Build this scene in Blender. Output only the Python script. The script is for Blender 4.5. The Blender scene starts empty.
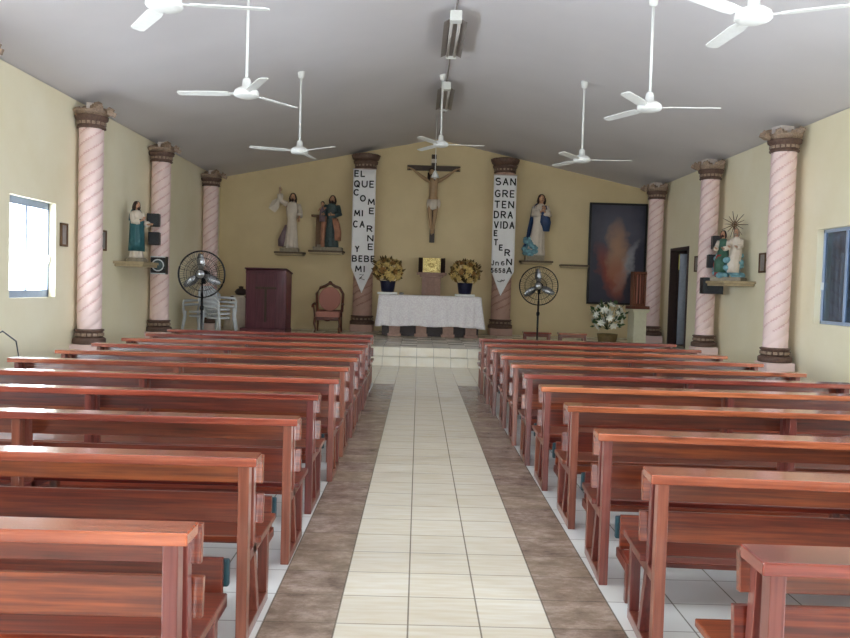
import bpy, bmesh, math, random
from mathutils import Vector, Matrix, Euler
PI = math.pi
R = math.radians
rnd = random.Random(7)
scene = bpy.context.scene
COL = scene.collection

# ------------------------------------------------------------------ materials
def lin(c):
    return tuple(((v/255.0)/12.92 if v/255.0 <= 0.04045 else ((v/255.0+0.055)/1.055)**2.4) for v in c) + (1.0,)

class NT:
    def __init__(s, name):
        s.m = bpy.data.materials.new(name); s.m.use_nodes = True
        s.t = s.m.node_tree; s.n = s.t.nodes; s.l = s.t.links
        s.b = s.n['Principled BSDF']
    def node(s, typ, **kw):
        n = s.n.new(typ)
        for k, v in kw.items(): setattr(n, k, v)
        return n
    def setin(s, node, key, val):
        if isinstance(val, bpy.types.NodeSocket): s.l.new(val, node.inputs[key])
        else: node.inputs[key].default_value = val
    def math(s, op, a, b=None, c=None):
        n = s.node('ShaderNodeMath', operation=op)
        s.setin(n, 0, a)
        if b is not None: s.setin(n, 1, b)
        if c is not None: s.setin(n, 2, c)
        return n.outputs[0]
    def mix(s, f, a, b, mode='MIX'):
        n = s.node('ShaderNodeMix', data_type='RGBA', blend_type=mode)
        s.setin(n, 0, f); s.setin(n, 6, a); s.setin(n, 7, b)
        return n.outputs[2]
    def noise(s, vec, scale, detail=3, rough=0.5):
        n = s.node('ShaderNodeTexNoise')
        if vec is not None: s.setin(n, 'Vector', vec)
        n.inputs['Scale'].default_value = scale; n.inputs['Detail'].default_value = detail
        n.inputs['Roughness'].default_value = rough
        return n.outputs['Fac']
    def ramp(s, f, *stops):
        n = s.node('ShaderNodeValToRGB')
        cr = n.color_ramp
        while len(cr.elements) < len(stops): cr.elements.new(0.5)
        for e, (p, c) in zip(cr.elements, stops): e.position = p; e.color = c
        s.setin(n, 0, f)
        return n.outputs[0]
    def mapv(s, vec, scale):
        n = s.node('ShaderNodeMapping'); s.setin(n, 'Vector', vec); n.inputs['Scale'].default_value = scale
        return n.outputs[0]
    def bump(s, h, strength=0.3, dist=0.01):
        n = s.node('ShaderNodeBump'); s.setin(n, 'Height', h)
        n.inputs['Strength'].default_value = strength; n.inputs['Distance'].default_value = dist
        s.l.new(n.outputs[0], s.b.inputs['Normal'])
    def objc(s): return s.node('ShaderNodeTexCoord').outputs['Object']
    def pos(s): return s.node('ShaderNodeNewGeometry').outputs['Position']
    def base(s, c): s.setin(s.b, 'Base Color', c)

def plain(name, rgb, rough=0.6, metal=0.0, var=0.12, scale=18, bump=0.0, coat=0.0):
    t = NT(name); c = lin(rgb)
    f = t.noise(t.objc(), scale, 4)
    d = tuple(max(0, v*(1-var)) for v in c[:3]) + (1,)
    u = tuple(min(1, v*(1+var)) for v in c[:3]) + (1,)
    t.base(t.ramp(f, (0.3, d), (0.7, u)))
    t.b.inputs['Roughness'].default_value = rough; t.b.inputs['Metallic'].default_value = metal
    t.b.inputs['Coat Weight'].default_value = coat
    if bump: t.bump(f, bump, 0.01)
    return t.m

def wood(name, dark, mid, light, axis=0, rough=0.28, coat=0.5):
    t = NT(name)
    oi = t.node('ShaderNodeObjectInfo')
    ofs = t.node('ShaderNodeVectorMath', operation='MULTIPLY_ADD')
    comb = t.node('ShaderNodeCombineXYZ')
    t.setin(comb, 0, oi.outputs['Random']); t.setin(comb, 1, oi.outputs['Random']); t.setin(comb, 2, oi.outputs['Random'])
    t.setin(ofs, 0, comb.outputs[0]); ofs.inputs[1].default_value = (37, 11, 23); t.setin(ofs, 2, t.objc())
    sc = [38, 38, 38]; sc[axis] = 1.3
    v = t.mapv(ofs.outputs[0], tuple(sc))
    f = t.noise(v, 1.6, 5, 0.6)
    sc2 = [3.0, 3.0, 3.0]; sc2[axis] = 0.8
    big = t.noise(t.mapv(ofs.outputs[0], tuple(sc2)), 1.0, 2)
    f2 = t.math('ADD', t.math('MULTIPLY', f, 0.6), t.math('MULTIPLY', big, 0.4))
    c = t.ramp(f2, (0.36, lin(dark)), (0.5, lin(mid)), (0.64, lin(light)))
    # knots
    sk = [9, 9, 9]; sk[axis] = 2.2
    vo = t.node('ShaderNodeTexVoronoi'); t.setin(vo, 'Vector', t.mapv(ofs.outputs[0], tuple(sk))); vo.inputs['Scale'].default_value = 0.55
    k = t.ramp(vo.outputs['Distance'], (0.03, (1, 1, 1, 1)), (0.11, (0, 0, 0, 1)))
    c = t.mix(t.math('MULTIPLY', k, 0.7), c, lin((45, 18, 12)))
    # board to board difference
    br = t.math('MULTIPLY_ADD', oi.outputs['Random'], 0.55, 0.72)
    hs = t.node('ShaderNodeHueSaturation'); t.setin(hs, 'Color', c); t.setin(hs, 'Value', br)
    t.setin(hs, 'Hue', t.math('MULTIPLY_ADD', oi.outputs['Random'], 0.022, 0.489))
    t.base(hs.outputs[0])
    t.b.inputs['Roughness'].default_value = rough
    t.b.inputs['Coat Weight'].default_value = coat; t.b.inputs['Coat Roughness'].default_value = 0.12
    t.bump(f, 0.12, 0.003)
    return t.m

def tile_mat(name, aisle=False):
    t = NT(name)
    sp = t.node('ShaderNodeSeparateXYZ'); t.setin(sp, 0, t.pos())
    X, Y, Z = sp.outputs
    T = 0.33
    u = t.math('DIVIDE', t.math('ADD', X, 0.337), T)
    v = t.math('DIVIDE', t.math('SUBTRACT', Y, 3.6 if aisle else 15.66), T)
    fu, fv = t.math('FRACT', u), t.math('FRACT', v)
    g = 0.012
    def line(f):
        a = t.math('LESS_THAN', f, g); b = t.math('GREATER_THAN', f, 1-g)
        return t.math('MAXIMUM', a, b)
    comb = t.node('ShaderNodeCombineXYZ'); t.setin(comb, 0, t.math('FLOOR', u)); t.setin(comb, 1, t.math('FLOOR', v))
    wn = t.node('ShaderNodeTexWhiteNoise', noise_dimensions='2D'); t.setin(wn, 'Vector', comb.outputs[0])
    streak = t.noise(t.mapv(t.pos(), (3, 22, 3)), 1.3, 4)
    cloud = t.noise(t.pos(), 1.2, 2)
    beige = t.mix(t.ramp(streak, (0.35, (0, 0, 0, 1)), (0.7, (1, 1, 1, 1))), lin((226, 222, 210)), lin((216, 206, 184)))
    white = t.mix(cloud, lin((228, 230, 230)), lin((214, 217, 218)))  # side tiles are the same tile; cool window glare put into their colour
    if aisle:
        inside = t.math('MULTIPLY', t.math('GREATER_THAN', X, -0.667), t.math('LESS_THAN', X, 0.983))
        core = t.math('MULTIPLY', t.math('GREATER_THAN', X, -0.337), t.math('LESS_THAN', X, 0.653))
        front = t.math('GREATER_THAN', Y, 12.51)
        c = t.mix(t.math('MAXIMUM', inside, front), white, beige)
        band = t.math('MULTIPLY', t.math('MULTIPLY', inside, t.math('SUBTRACT', 1.0, core)), t.math('SUBTRACT', 1.0, front))
        stone = t.noise(t.mapv(t.pos(), (1.0, 1.6, 1)), 4.5, 9, 0.78)
        bc = t.ramp(stone, (0.32, lin((92, 76, 68))), (0.5, lin((138, 120, 108))), (0.66, lin((176, 160, 150))))
        c = t.mix(band, c, bc)
    else:
        c = beige
    c = t.mix(t.math('MULTIPLY', wn.outputs[0], 0.2), c, lin((190, 176, 146)))
    gm = line(fu)
    if aisle: gm = t.math('MAXIMUM', gm, t.math('MULTIPLY', line(fv), 0.8))
    else:
        gm = t.math('MAXIMUM', gm, t.math('MULTIPLY', line(fv), 0.9))
    c = t.mix(t.math('MULTIPLY', gm, 0.75), c, lin((92, 84, 72)))
    t.base(c)
    t.setin(t.b, 'Roughness', t.math('MULTIPLY_ADD', wn.outputs[0], 0.05, 0.2 if aisle else 0.25))
    t.b.inputs['Specular IOR Level'].default_value = 0.55
    t.bump(t.math('SUBTRACT', 1.0, gm), 0.25, 0.002)
    return t.m

def wall_mat(name, rgb, rgb2):
    t = NT(name)
    a = t.noise(t.pos(), 0.7, 5, 0.6); b = t.noise(t.pos(), 40, 3)
    c = t.mix(t.ramp(a, (0.35, (0, 0, 0, 1)), (0.65, (1, 1, 1, 1))), lin(rgb), lin(rgb2))
    sp = t.node('ShaderNodeSeparateXYZ'); t.setin(sp, 0, t.pos())
    # greyer strip low on the plaster, with an uneven upper edge
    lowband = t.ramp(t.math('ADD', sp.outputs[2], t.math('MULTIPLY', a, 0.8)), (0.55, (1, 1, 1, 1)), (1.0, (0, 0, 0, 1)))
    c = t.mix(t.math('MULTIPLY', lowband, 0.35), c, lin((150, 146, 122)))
    t.base(c); t.b.inputs['Roughness'].default_value = 0.75
    t.bump(b, 0.08, 0.004)
    return t.m

M = {}
M['floor'] = tile_mat('aisle_tile', True)
M['steptile'] = tile_mat('platform_tile')
M['wall'] = wall_mat('yellow_plaster', (245, 237, 212), (239, 229, 198))
M['backwall'] = wall_mat('ochre_plaster', (228, 209, 168), (218, 198, 156))
M['ceiling'] = plain('ceiling_paint', (222, 219, 224), 0.8, var=0.03, scale=0.8)
M['wood'] = wood('varnished_red_wood', (58, 20, 13), (96, 36, 22), (132, 60, 32))
M['woodend'] = wood('varnished_post_wood', (82, 38, 30), (106, 52, 42), (124, 68, 55), axis=2)
M['woodledge'] = wood('varnished_ledge_wood', (98, 42, 28), (134, 64, 42), (164, 88, 60), rough=0.22, coat=0.8)
M['vinyl'] = plain('teal_vinyl', (14, 54, 64), 0.4)
M['pink'] = plain('pink_paint', (242, 216, 213), 0.6, var=0.04, scale=4)
M['grooveshade'] = plain('groove_shade_pink', (224, 186, 184), 0.6, var=0.05)  # groove shading put into a deeper pink
M['shadedpink'] = plain('shaded_pink_paint', (196, 160, 146), 0.6, var=0.06, scale=4)  # same pink as the side columns, browned to carry the shade there
M['shadedgroove'] = plain('shaded_groove_pink', (168, 128, 114), 0.6, var=0.06)  # groove shading for the thick columns, painted in as well
M['brown'] = plain('moulding_brown', (100, 76, 66), 0.6, var=0.25, scale=30, bump=0.4)
M['bronze'] = plain('moulding_bronze', (156, 134, 116), 0.55, var=0.35, scale=45, bump=0.5)
M['plaster'] = plain('bare_plaster', (206, 196, 192), 0.85)
M['white'] = plain('white_enamel', (236, 238, 236), 0.35, var=0.03)
M['whiteplastic'] = plain('white_plastic', (214, 220, 226), 0.4, var=0.04)
M['black'] = plain('black_plastic', (26, 26, 30), 0.45)
M['blackmetal'] = plain('black_metal', (30, 30, 34), 0.4, metal=0.6)
M['steel'] = plain('brushed_steel', (170, 172, 176), 0.3, metal=0.9, var=0.05)
M['fixture'] = plain('fixture_grey', (150, 142, 138), 0.5)
M['tubeglass'] = plain('fluorescent_tube', (205, 200, 196), 0.3, var=0.02)
M['aluminium'] = plain('window_aluminium', (160, 174, 198), 0.45, metal=0.1, var=0.05)
M['iron'] = plain('grille_iron', (52, 56, 62), 0.6)
M['cross'] = wood('crucifix_wood', (44, 28, 18), (62, 42, 26), (84, 60, 38), axis=2, rough=0.5, coat=0.1)
M['flesh'] = plain('painted_skin', (196, 150, 120), 0.5, var=0.06)
M['paleflesh'] = plain('painted_pale_skin', (176, 146, 112), 0.5, var=0.1)
M['hair'] = plain('painted_brown_hair', (52, 32, 24), 0.6, var=0.3, scale=60, bump=0.5)
M['greyhair'] = plain('painted_grey_hair', (150, 132, 118), 0.6, var=0.2, scale=60, bump=0.5)
M['eye'] = plain('painted_eye', (20, 14, 12), 0.3)
M['robewhite'] = plain('painted_white_cloth', (222, 210, 196), 0.6, var=0.06, scale=8)
M['robegrey'] = plain('painted_mauve_cloth', (124, 104, 112), 0.6, var=0.2, scale=8)
M['teal'] = plain('painted_teal_cloth', (38, 92, 100), 0.5, var=0.15, scale=8)
M['tealdark'] = plain('painted_dark_teal_cloth', (66, 84, 86), 0.5, var=0.3, scale=20)
M['salmon'] = plain('painted_salmon_cloth', (178, 128, 104), 0.5, var=0.2, scale=10)
M['blue'] = plain('painted_blue_cloth', (34, 62, 108), 0.5, var=0.25, scale=10)
M['cloud'] = plain('painted_blue_cloud', (120, 166, 180), 0.6, var=0.35, scale=14)
M['green'] = plain('painted_green_cloth', (60, 100, 84), 0.5, var=0.2)
M['red'] = plain('painted_red_cloth', (170, 50, 50), 0.5)
M['stone'] = plain('statue_base_stone', (150, 140, 122), 0.7, var=0.2)
M['shelf'] = plain('shelf_stone', (176, 158, 126), 0.6, var=0.1)
M['darkshelf'] = plain('shelf_dark_edge', (92, 74, 54), 0.6, var=0.2)
M['post'] = plain('statue_post_wood', (104, 76, 50), 0.6, var=0.25)
M['bannercloth'] = plain('white_banner_cloth', (248, 248, 250), 0.8, var=0.03, scale=5, bump=0.1)
M['ink'] = plain('black_letters', (18, 18, 22), 0.7)
M['purplewood'] = wood('purple_brown_wood', (74, 32, 42), (98, 46, 58), (116, 60, 70), axis=2, rough=0.45, coat=0.2)
M['chairwood'] = wood('carved_dark_wood', (70, 32, 22), (96, 48, 34), (120, 66, 48), axis=2, rough=0.4, coat=0.3)
M['upholstery'] = plain('rose_upholstery', (186, 128, 116), 0.8, var=0.08, scale=40, bump=0.2)
M['gold'] = None
M['potblue'] = plain('dark_blue_foil', (32, 34, 62), 0.3, metal=0.2, var=0.3)
M['bloom'] = plain('golden_silk_petals', (206, 178, 110), 0.6, var=0.2, scale=30)
M['bloomdark'] = plain('bronze_silk_petals', (150, 110, 56), 0.6, var=0.2, scale=30)
M['lily'] = plain('white_silk_petals', (236, 236, 226), 0.6, var=0.04)
M['leaf'] = plain('silk_leaves', (58, 82, 44), 0.6, var=0.3, scale=20)
M['leafbrown'] = plain('dry_leaves', (96, 78, 40), 0.6, var=0.3, scale=20)
M['cream'] = plain('cream_paint', (214, 212, 188), 0.5, var=0.04)
M['rosestone'] = plain('rose_stone', (168, 134, 120), 0.55, var=0.12)
M['darkpanel'] = plain('dark_panel', (52, 34, 32), 0.5, var=0.15)
M['doorleaf'] = plain('grey_blue_door', (112, 118, 130), 0.4, metal=0.3, var=0.1)
M['darkroom'] = plain('vestry_paint', (120, 96, 78), 0.8)
M['litwall'] = plain('lit_wall_yellow', (244, 234, 130), 0.7, var=0.03)
M['concrete'] = plain('yard_concrete', (190, 186, 176), 0.85, var=0.1, scale=2)
M['neighbour'] = plain('neighbour_render', (110, 120, 130), 0.85, var=0.2, scale=1.5)
M['wire'] = plain('grey_cable', (70, 74, 80), 0.6)
def gold():
    t = NT('embossed_gold')
    v = t.node('ShaderNodeTexVoronoi', feature='DISTANCE_TO_EDGE'); t.setin(v, 'Vector', t.objc()); v.inputs['Scale'].default_value = 30
    f = t.ramp(v.outputs[0], (0.02, (0, 0, 0, 1)), (0.12, (1, 1, 1, 1)))
    t.base(t.mix(f, lin((190, 150, 70)), lin((255, 236, 160))))
    t.b.inputs['Metallic'].default_value = 0.35; t.b.inputs['Roughness'].default_value = 0.35
    t.bump(f, 0.5, 0.01); return t.m
M['gold'] = gold()
def lace():
    t = NT('white_lace')
    v = t.node('ShaderNodeTexVoronoi'); t.setin(v, 'Vector', t.objc()); v.inputs['Scale'].default_value = 28
    n = t.noise(t.objc(), 30, 5)
    f = t.math('ADD', t.math('MULTIPLY', v.outputs['Distance'], 0.6), t.math('MULTIPLY', n, 0.5))
    t.base(t.ramp(f, (0.3, lin((252, 250, 252))), (0.75, lin((236, 230, 236)))))
    t.b.inputs['Roughness'].default_value = 0.8; t.bump(f, 0.3, 0.005); return t.m
M['lace'] = lace()
def glass(name, tint, rough=0.02, refl=0.08):
    t = NT(name)
    tr = t.node('ShaderNodeBsdfTransparent'); tr.inputs[0].default_value = tint
    gl = t.node('ShaderNodeBsdfGlossy'); gl.inputs['Roughness'].default_value = rough
    lw = t.node('ShaderNodeLayerWeight'); lw.inputs[0].default_value = 0.3
    f = t.math('ADD', t.math('MULTIPLY', lw.outputs['Fresnel'], 0.6), refl)
    mx = t.node('ShaderNodeMixShader'); t.setin(mx, 0, f); t.l.new(tr.outputs[0], mx.inputs[1]); t.l.new(gl.outputs[0], mx.inputs[2])
    t.l.new(mx.outputs[0], t.n['Material Output'].inputs[0]); return t.m
M['glass'] = glass('clear_glass', (0.93, 0.97, 1, 1), refl=0.0)
M['tinted'] = glass('tinted_glass', (0.20, 0.24, 0.28, 1), refl=0.02)
def canvas():
    t = NT('painted_canvas')
    sp = t.node('ShaderNodeSeparateXYZ'); t.setin(sp, 0, t.objc())
    x, _, z = sp.outputs
    w = t.noise(t.objc(), 3.0, 4)
    wob = t.math('MULTIPLY', t.math('SUBTRACT', w, 0.5), 0.5)
    def blob(cx, cz, rx, rz, tilt=0.0):
        dx = t.math('SUBTRACT', t.math('ADD', x, wob), cx); dz = t.math('SUBTRACT', z, cz)
        dx = t.math('ADD', dx, t.math('MULTIPLY', dz, tilt))
        d = t.math('ADD', t.math('POWER', t.math('ABSOLUTE', t.math('DIVIDE', dx, rx)), 2.0), t.math('POWER', t.math('ABSOLUTE', t.math('DIVIDE', dz, rz)), 2.0))
        return t.ramp(d, (0.0, (1, 1, 1, 1)), (1.0, (0, 0, 0, 1)))
    c = t.mix(t.noise(t.objc(), 1.2, 3), lin((44, 44, 62)), lin((70, 72, 92)))
    c = t.mix(t.math('MULTIPLY', blob(0.0, 0.55, 0.75, 1.0), 0.5), c, lin((120, 122, 140)))
    c = t.mix(t.math('MULTIPLY', blob(-0.22, -0.5, 0.3, 0.85, 0.35), 0.85), c, lin((150, 72, 58)))
    c = t.mix(t.math('MULTIPLY', blob(0.25, -0.3, 0.2, 0.75, -0.4), 0.8), c, lin((170, 172, 182)))
    c = t.mix(t.math('MULTIPLY', blob(0.0, 0.1, 0.34, 0.9), 0.85), c, lin((186, 146, 118)))
    c = t.mix(t.math('MULTIPLY', blob(0.03, -0.6, 0.26, 0.6), 0.7), c, lin((176, 112, 86)))
    t.base(c); t.b.inputs['Roughness'].default_value = 0.35
    return t.m
M['canvas'] = canvas()

# ------------------------------------------------------------------ mesh helpers
class MB:
    def __init__(s): s.v = []; s.f = []; s.mi = []; s.cur = 0; s.sm = []
    def add(s, vs, fs, smooth=False):
        o = len(s.v); s.v += [tuple(p) for p in vs]
        for f in fs: s.f.append(tuple(i+o for i in f)); s.mi.append(s.cur); s.sm.append(smooth)
        return s
    def box(s, c, d, rot=None):
        x, y, z = (q/2 for q in d)
        vs = [Vector((a*x, b*y, e*z)) for a in (-1, 1) for b in (-1, 1) for e in (-1, 1)]
        m = Euler(rot).to_matrix() if rot else None
        vs = [((m @ p) if m else p) + Vector(c) for p in vs]
        return s.add(vs, [(0, 1, 3, 2), (4, 6, 7, 5), (0, 4, 5, 1), (2, 3, 7, 6), (0, 2, 6, 4), (1, 5, 7, 3)])
    def bb(s, x0, x1, y0, y1, z0, z1): return s.box(((x0+x1)/2, (y0+y1)/2, (z0+z1)/2), (abs(x1-x0), abs(y1-y0), abs(z1-z0)))
    def prism(s, pts, axis, a, b):
        """polygon in the two other axes, extruded a..b along axis"""
        def mk(p, w):
            q = list(p); q.insert(axis, w); return q
        n = len(pts)
        vs = [mk(p, a) for p in pts] + [mk(p, b) for p in pts]
        fs = [tuple(range(n))[::-1], tuple(range(n, 2*n))] + [(i, (i+1) % n, n+(i+1) % n, n+i) for i in range(n)]
        return s.add(vs, fs)
    def tube(s, pts, r, n=10, cap=True, smooth=True):
        pts = [Vector(p) for p in pts]
        rs = r if isinstance(r, (list, tuple)) else [r]*len(pts)
        vs = []
        up = Vector((0, 0, 1))
        for i, p in enumerate(pts):
            t = (pts[min(i+1, len(pts)-1)] - pts[max(i-1, 0)]).normalized()
            ref = up if abs(t.z) < 0.95 else Vector((1, 0, 0))
            a = t.cross(ref).normalized(); b = t.cross(a).normalized()
            for k in range(n):
                w = 2*PI*k/n; vs.append(p + (a*math.cos(w) + b*math.sin(w))*rs[i])
        fs = []
        for i in range(len(pts)-1):
            for k in range(n): fs.append((i*n+k, i*n+(k+1) % n, (i+1)*n+(k+1) % n, (i+1)*n+k))
        if cap: fs += [tuple(range(n))[::-1], tuple(range((len(pts)-1)*n, len(pts)*n))]
        return s.add(vs, fs, smooth)
    def lathe(s, prof, c=(0, 0, 0), n=24, smooth=True, cap=True):
        vs = []; 
        for (r, z) in prof:
            for k in range(n):
                w = 2*PI*k/n; vs.append((c[0]+r*math.cos(w), c[1]+r*math.sin(w), c[2]+z))
        fs = []
        for i in range(len(prof)-1):
            for k in range(n): fs.append((i*n+k, i*n+(k+1) % n, (i+1)*n+(k+1) % n, (i+1)*n+k))
        if cap: fs += [tuple(range(n))[::-1], tuple(range((len(prof)-1)*n, len(prof)*n))]
        return s.add(vs, fs, smooth)
    def ball(s, c, r, n=12, m=8, fn=None):
        r = r if isinstance(r, (tuple, list)) else (r, r, r)
        vs = []
        for i in range(m+1):
            ph = PI*i/m
            for k in range(n):
                w = 2*PI*k/n; d = Vector((math.sin(ph)*math.cos(w), math.sin(ph)*math.sin(w), math.cos(ph)))
                q = 1.0 if fn is None else fn(d)
                vs.append((c[0]+d.x*r[0]*q, c[1]+d.y*r[1]*q, c[2]+d.z*r[2]*q))
        fs = []
        for i in range(m):
            for k in range(n): fs.append((i*n+k, (i+1)*n+k, (i+1)*n+(k+1) % n, i*n+(k+1) % n))
        return s.add(vs, fs, True)
    def loft(s, rings, n=40, folds=0, amp=0.0, phase=0.0, a0=0.0, a1=2*PI, cap=True):
        """rings: (z, cx, cy, rx, ry[, fold multiplier])"""
        vs = []; closed = abs(a1-a0-2*PI) < 1e-6
        cols = n if closed else n+1
        for rg in rings:
            z, cx, cy, rx, ry = rg[:5]; fm = rg[5] if len(rg) > 5 else 1.0
            for k in range(cols):
                w = a0+(a1-a0)*k/n
                q = 1 + amp*fm*(math.sin(folds*w+phase+z*2.0) + 0.5*math.sin((folds*1.7)//1*w+1.3+z*5))
                vs.append((cx+rx*q*math.cos(w), cy+ry*q*math.sin(w), z))
        fs = []
        for i in range(len(rings)-1):
            for k in range(n):
                k2 = (k+1) % cols
                fs.append((i*cols+k, i*cols+k2, (i+1)*cols+k2, (i+1)*cols+k))
        if cap and closed: fs += [tuple(range(cols))[::-1], tuple(range((len(rings)-1)*cols, len(rings)*cols))]
        return s.add(vs, fs, True)
    def build(s, name, mats, parent=None, bevel=0.0, solid=0.0, loc=None):
        me = bpy.data.meshes.new(name); me.from_pydata(s.v, [], s.f)
        for m in (mats if isinstance(mats, (list, tuple)) else [mats]): me.materials.append(M[m])
        me.polygons.foreach_set('material_index', s.mi); me.polygons.foreach_set('use_smooth', s.sm)
        bm = bmesh.new(); bm.from_mesh(me); bmesh.ops.recalc_face_normals(bm, faces=bm.faces); bm.to_mesh(me); bm.free()
        me.update()
        o = bpy.data.objects.new(name, me); COL.objects.link(o)
        if parent: o.parent = parent
        if loc: o.location = loc
        if solid:
            q = o.modifiers.new('thickness', 'SOLIDIFY'); q.thickness = solid
        if bevel:
            q = o.modifiers.new('bevel', 'BEVEL'); q.width = bevel; q.segments = 2; q.limit_method = 'ANGLE'
        return o

def tag(o, label=None, cat=None, group=None, kind=None):
    if label: o['label'] = label
    if cat: o['category'] = cat
    if group: o['group'] = group
    if kind: o['kind'] = kind
    return o
def empty(name, loc=(0, 0, 0), rz=0.0, label=None, cat=None, group=None, kind=None):
    o = bpy.data.objects.new(name, None); COL.objects.link(o)
    o.empty_display_size = 0.1; o.location = loc; o.rotation_euler = (0, 0, rz)
    return tag(o, label, cat, group, kind)
def kids(o): return [c for c in bpy.data.objects if c.parent == o]
def copy_tree(o, parent=None):
    c = o.copy(); COL.objects.link(c)
    if parent: c.parent = parent
    for ch in kids(o): copy_tree(ch, c)
    return c
def struct(o): o['kind'] = 'structure'; return o

def skinned(verts, edges, radii, root=0, sub=1):
    """grow one continuous surface around a skeleton; returns verts, faces"""
    me = bpy.data.meshes.new('tmp'); me.from_pydata(verts, edges, [])
    o = bpy.data.objects.new('tmp', me); COL.objects.link(o)
    sk = o.modifiers.new('s', 'SKIN'); sk.use_smooth_shade = True
    for i, d in enumerate(me.skin_vertices[0].data):
        r = radii[i]; d.radius = (r, r) if not isinstance(r, tuple) else r
        d.use_root = (i == root)
    ss = o.modifiers.new('ss', 'SUBSURF'); ss.levels = sub; ss.render_levels = sub
    dg = bpy.context.evaluated_depsgraph_get(); dg.update()
    ev = o.evaluated_get(dg); em = ev.to_mesh()
    vs = [v.co.copy() for v in em.vertices]; fs = [tuple(p.vertices) for p in em.polygons]
    ev.to_mesh_clear(); bpy.data.objects.remove(o); bpy.data.meshes.remove(me)
    return vs, fs
# ------------------------------------------------------------------ room shell
XL, XR, YB, YF = -5.25, 5.92, 21.0, -4.0
XC = 0.375; EAVE = 4.22; APEX = 5.38; WT = 0.16
SL = (APEX-EAVE)/(XC-XL); SR = (APEX-EAVE)/(XR-XC)
def ceil_z(x): return APEX - (SL*(XC-x) if x < XC else SR*(x-XC))
PF = 0.34; PY = 15.65

m = MB(); m.bb(XL-WT, XR+WT, YF-WT, 15.35, -0.15, 0.0)
struct(m.build('floor', 'floor'))
m = MB(); m.bb(XL, XR, 15.35, PY, -0.1, 0.17); m.bb(XL, XR, PY, YB, -0.1, PF)
struct(m.build('platform', 'steptile', bevel=0.006))
m = MB()
m.prism([(XL-WT-0.3, ceil_z(XL)-SL*(WT+0.3)), (XC, APEX), (XR+WT+0.3, ceil_z(XR)-SR*(WT+0.3)), (XR+WT+0.3, ceil_z(XR)+0.12), (XC, APEX+0.15), (XL-WT-0.3, ceil_z(XL)+0.12)], 1, YF-WT-0.4, YB+WT+0.3)
struct(m.build('ceiling', 'ceiling'))

def side_wall(name, x0, x1, holes, top):
    ys = sorted({YF-WT, YB+WT} | {h[0] for h in holes} | {h[1] for h in holes})
    m = MB()
    for a, b in zip(ys, ys[1:]):
        h = next((h for h in holes if h[0] <= a and b <= h[1]), None)
        if not h: m.bb(x0, x1, a, b, -0.15, top)
        else:
            if h[2] > 0: m.bb(x0, x1, a, b, -0.15, h[2])
            m.bb(x0, x1, a, b, h[3], top)
    return struct(m.build(name, 'wall'))
LW = [(10.3, 11.6, 1.24, 2.58), (6.65, 7.93, 1.24, 2.58), (2.2, 4.9, 0.9, 2.75), (-1.6, 0.6, 0.9, 2.75)]  # last two windows, out of view, enlarged to bring daylight to the front
RW = [(10.62, 11.93, 1.16, 2.56), (7.0, 8.31, 1.16, 2.56), (2.4, 5.1, 0.9, 2.75), (-1.2, 1.0, 0.9, 2.75)]  # here too the two unseen near windows are oversized for more light
RDOOR = (17.6, 18.87, PF, 2.6)
side_wall('wall_left', XL-WT, XL, LW, EAVE-0.02)
side_wall('wall_right', XR, XR+WT, RW + [RDOOR], EAVE-0.02)
m = MB(); m.prism([(XL, -0.1), (XR, -0.1), (XR, EAVE), (XC, APEX), (XL, EAVE)], 1, YB, YB+WT)
struct(m.build('wall_back', 'backwall'))
# entrance wall behind the visitor, with the wide open doorway
m = MB(); DX0, DX1, DZ = -0.5, 1.2, 2.4
m.prism([(XL, -0.1), (DX0, -0.1), (DX0, ceil_z(DX0)), (XL, EAVE)], 1, YF-WT, YF)
m.prism([(DX1, -0.1), (XR, -0.1), (XR, EAVE), (DX1, ceil_z(DX1))], 1, YF-WT, YF)
m.prism([(DX0, DZ), (DX1, DZ), (DX1, ceil_z(DX1)), (XC, APEX), (DX0, ceil_z(DX0))], 1, YF-WT, YF)
struct(m.build('wall_front', 'wall'))
m = MB(); m.bb(8.4, 8.6, 9.6, 26, -0.16, 4.6); struct(m.build('wall_neighbour', 'neighbour'))

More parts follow.
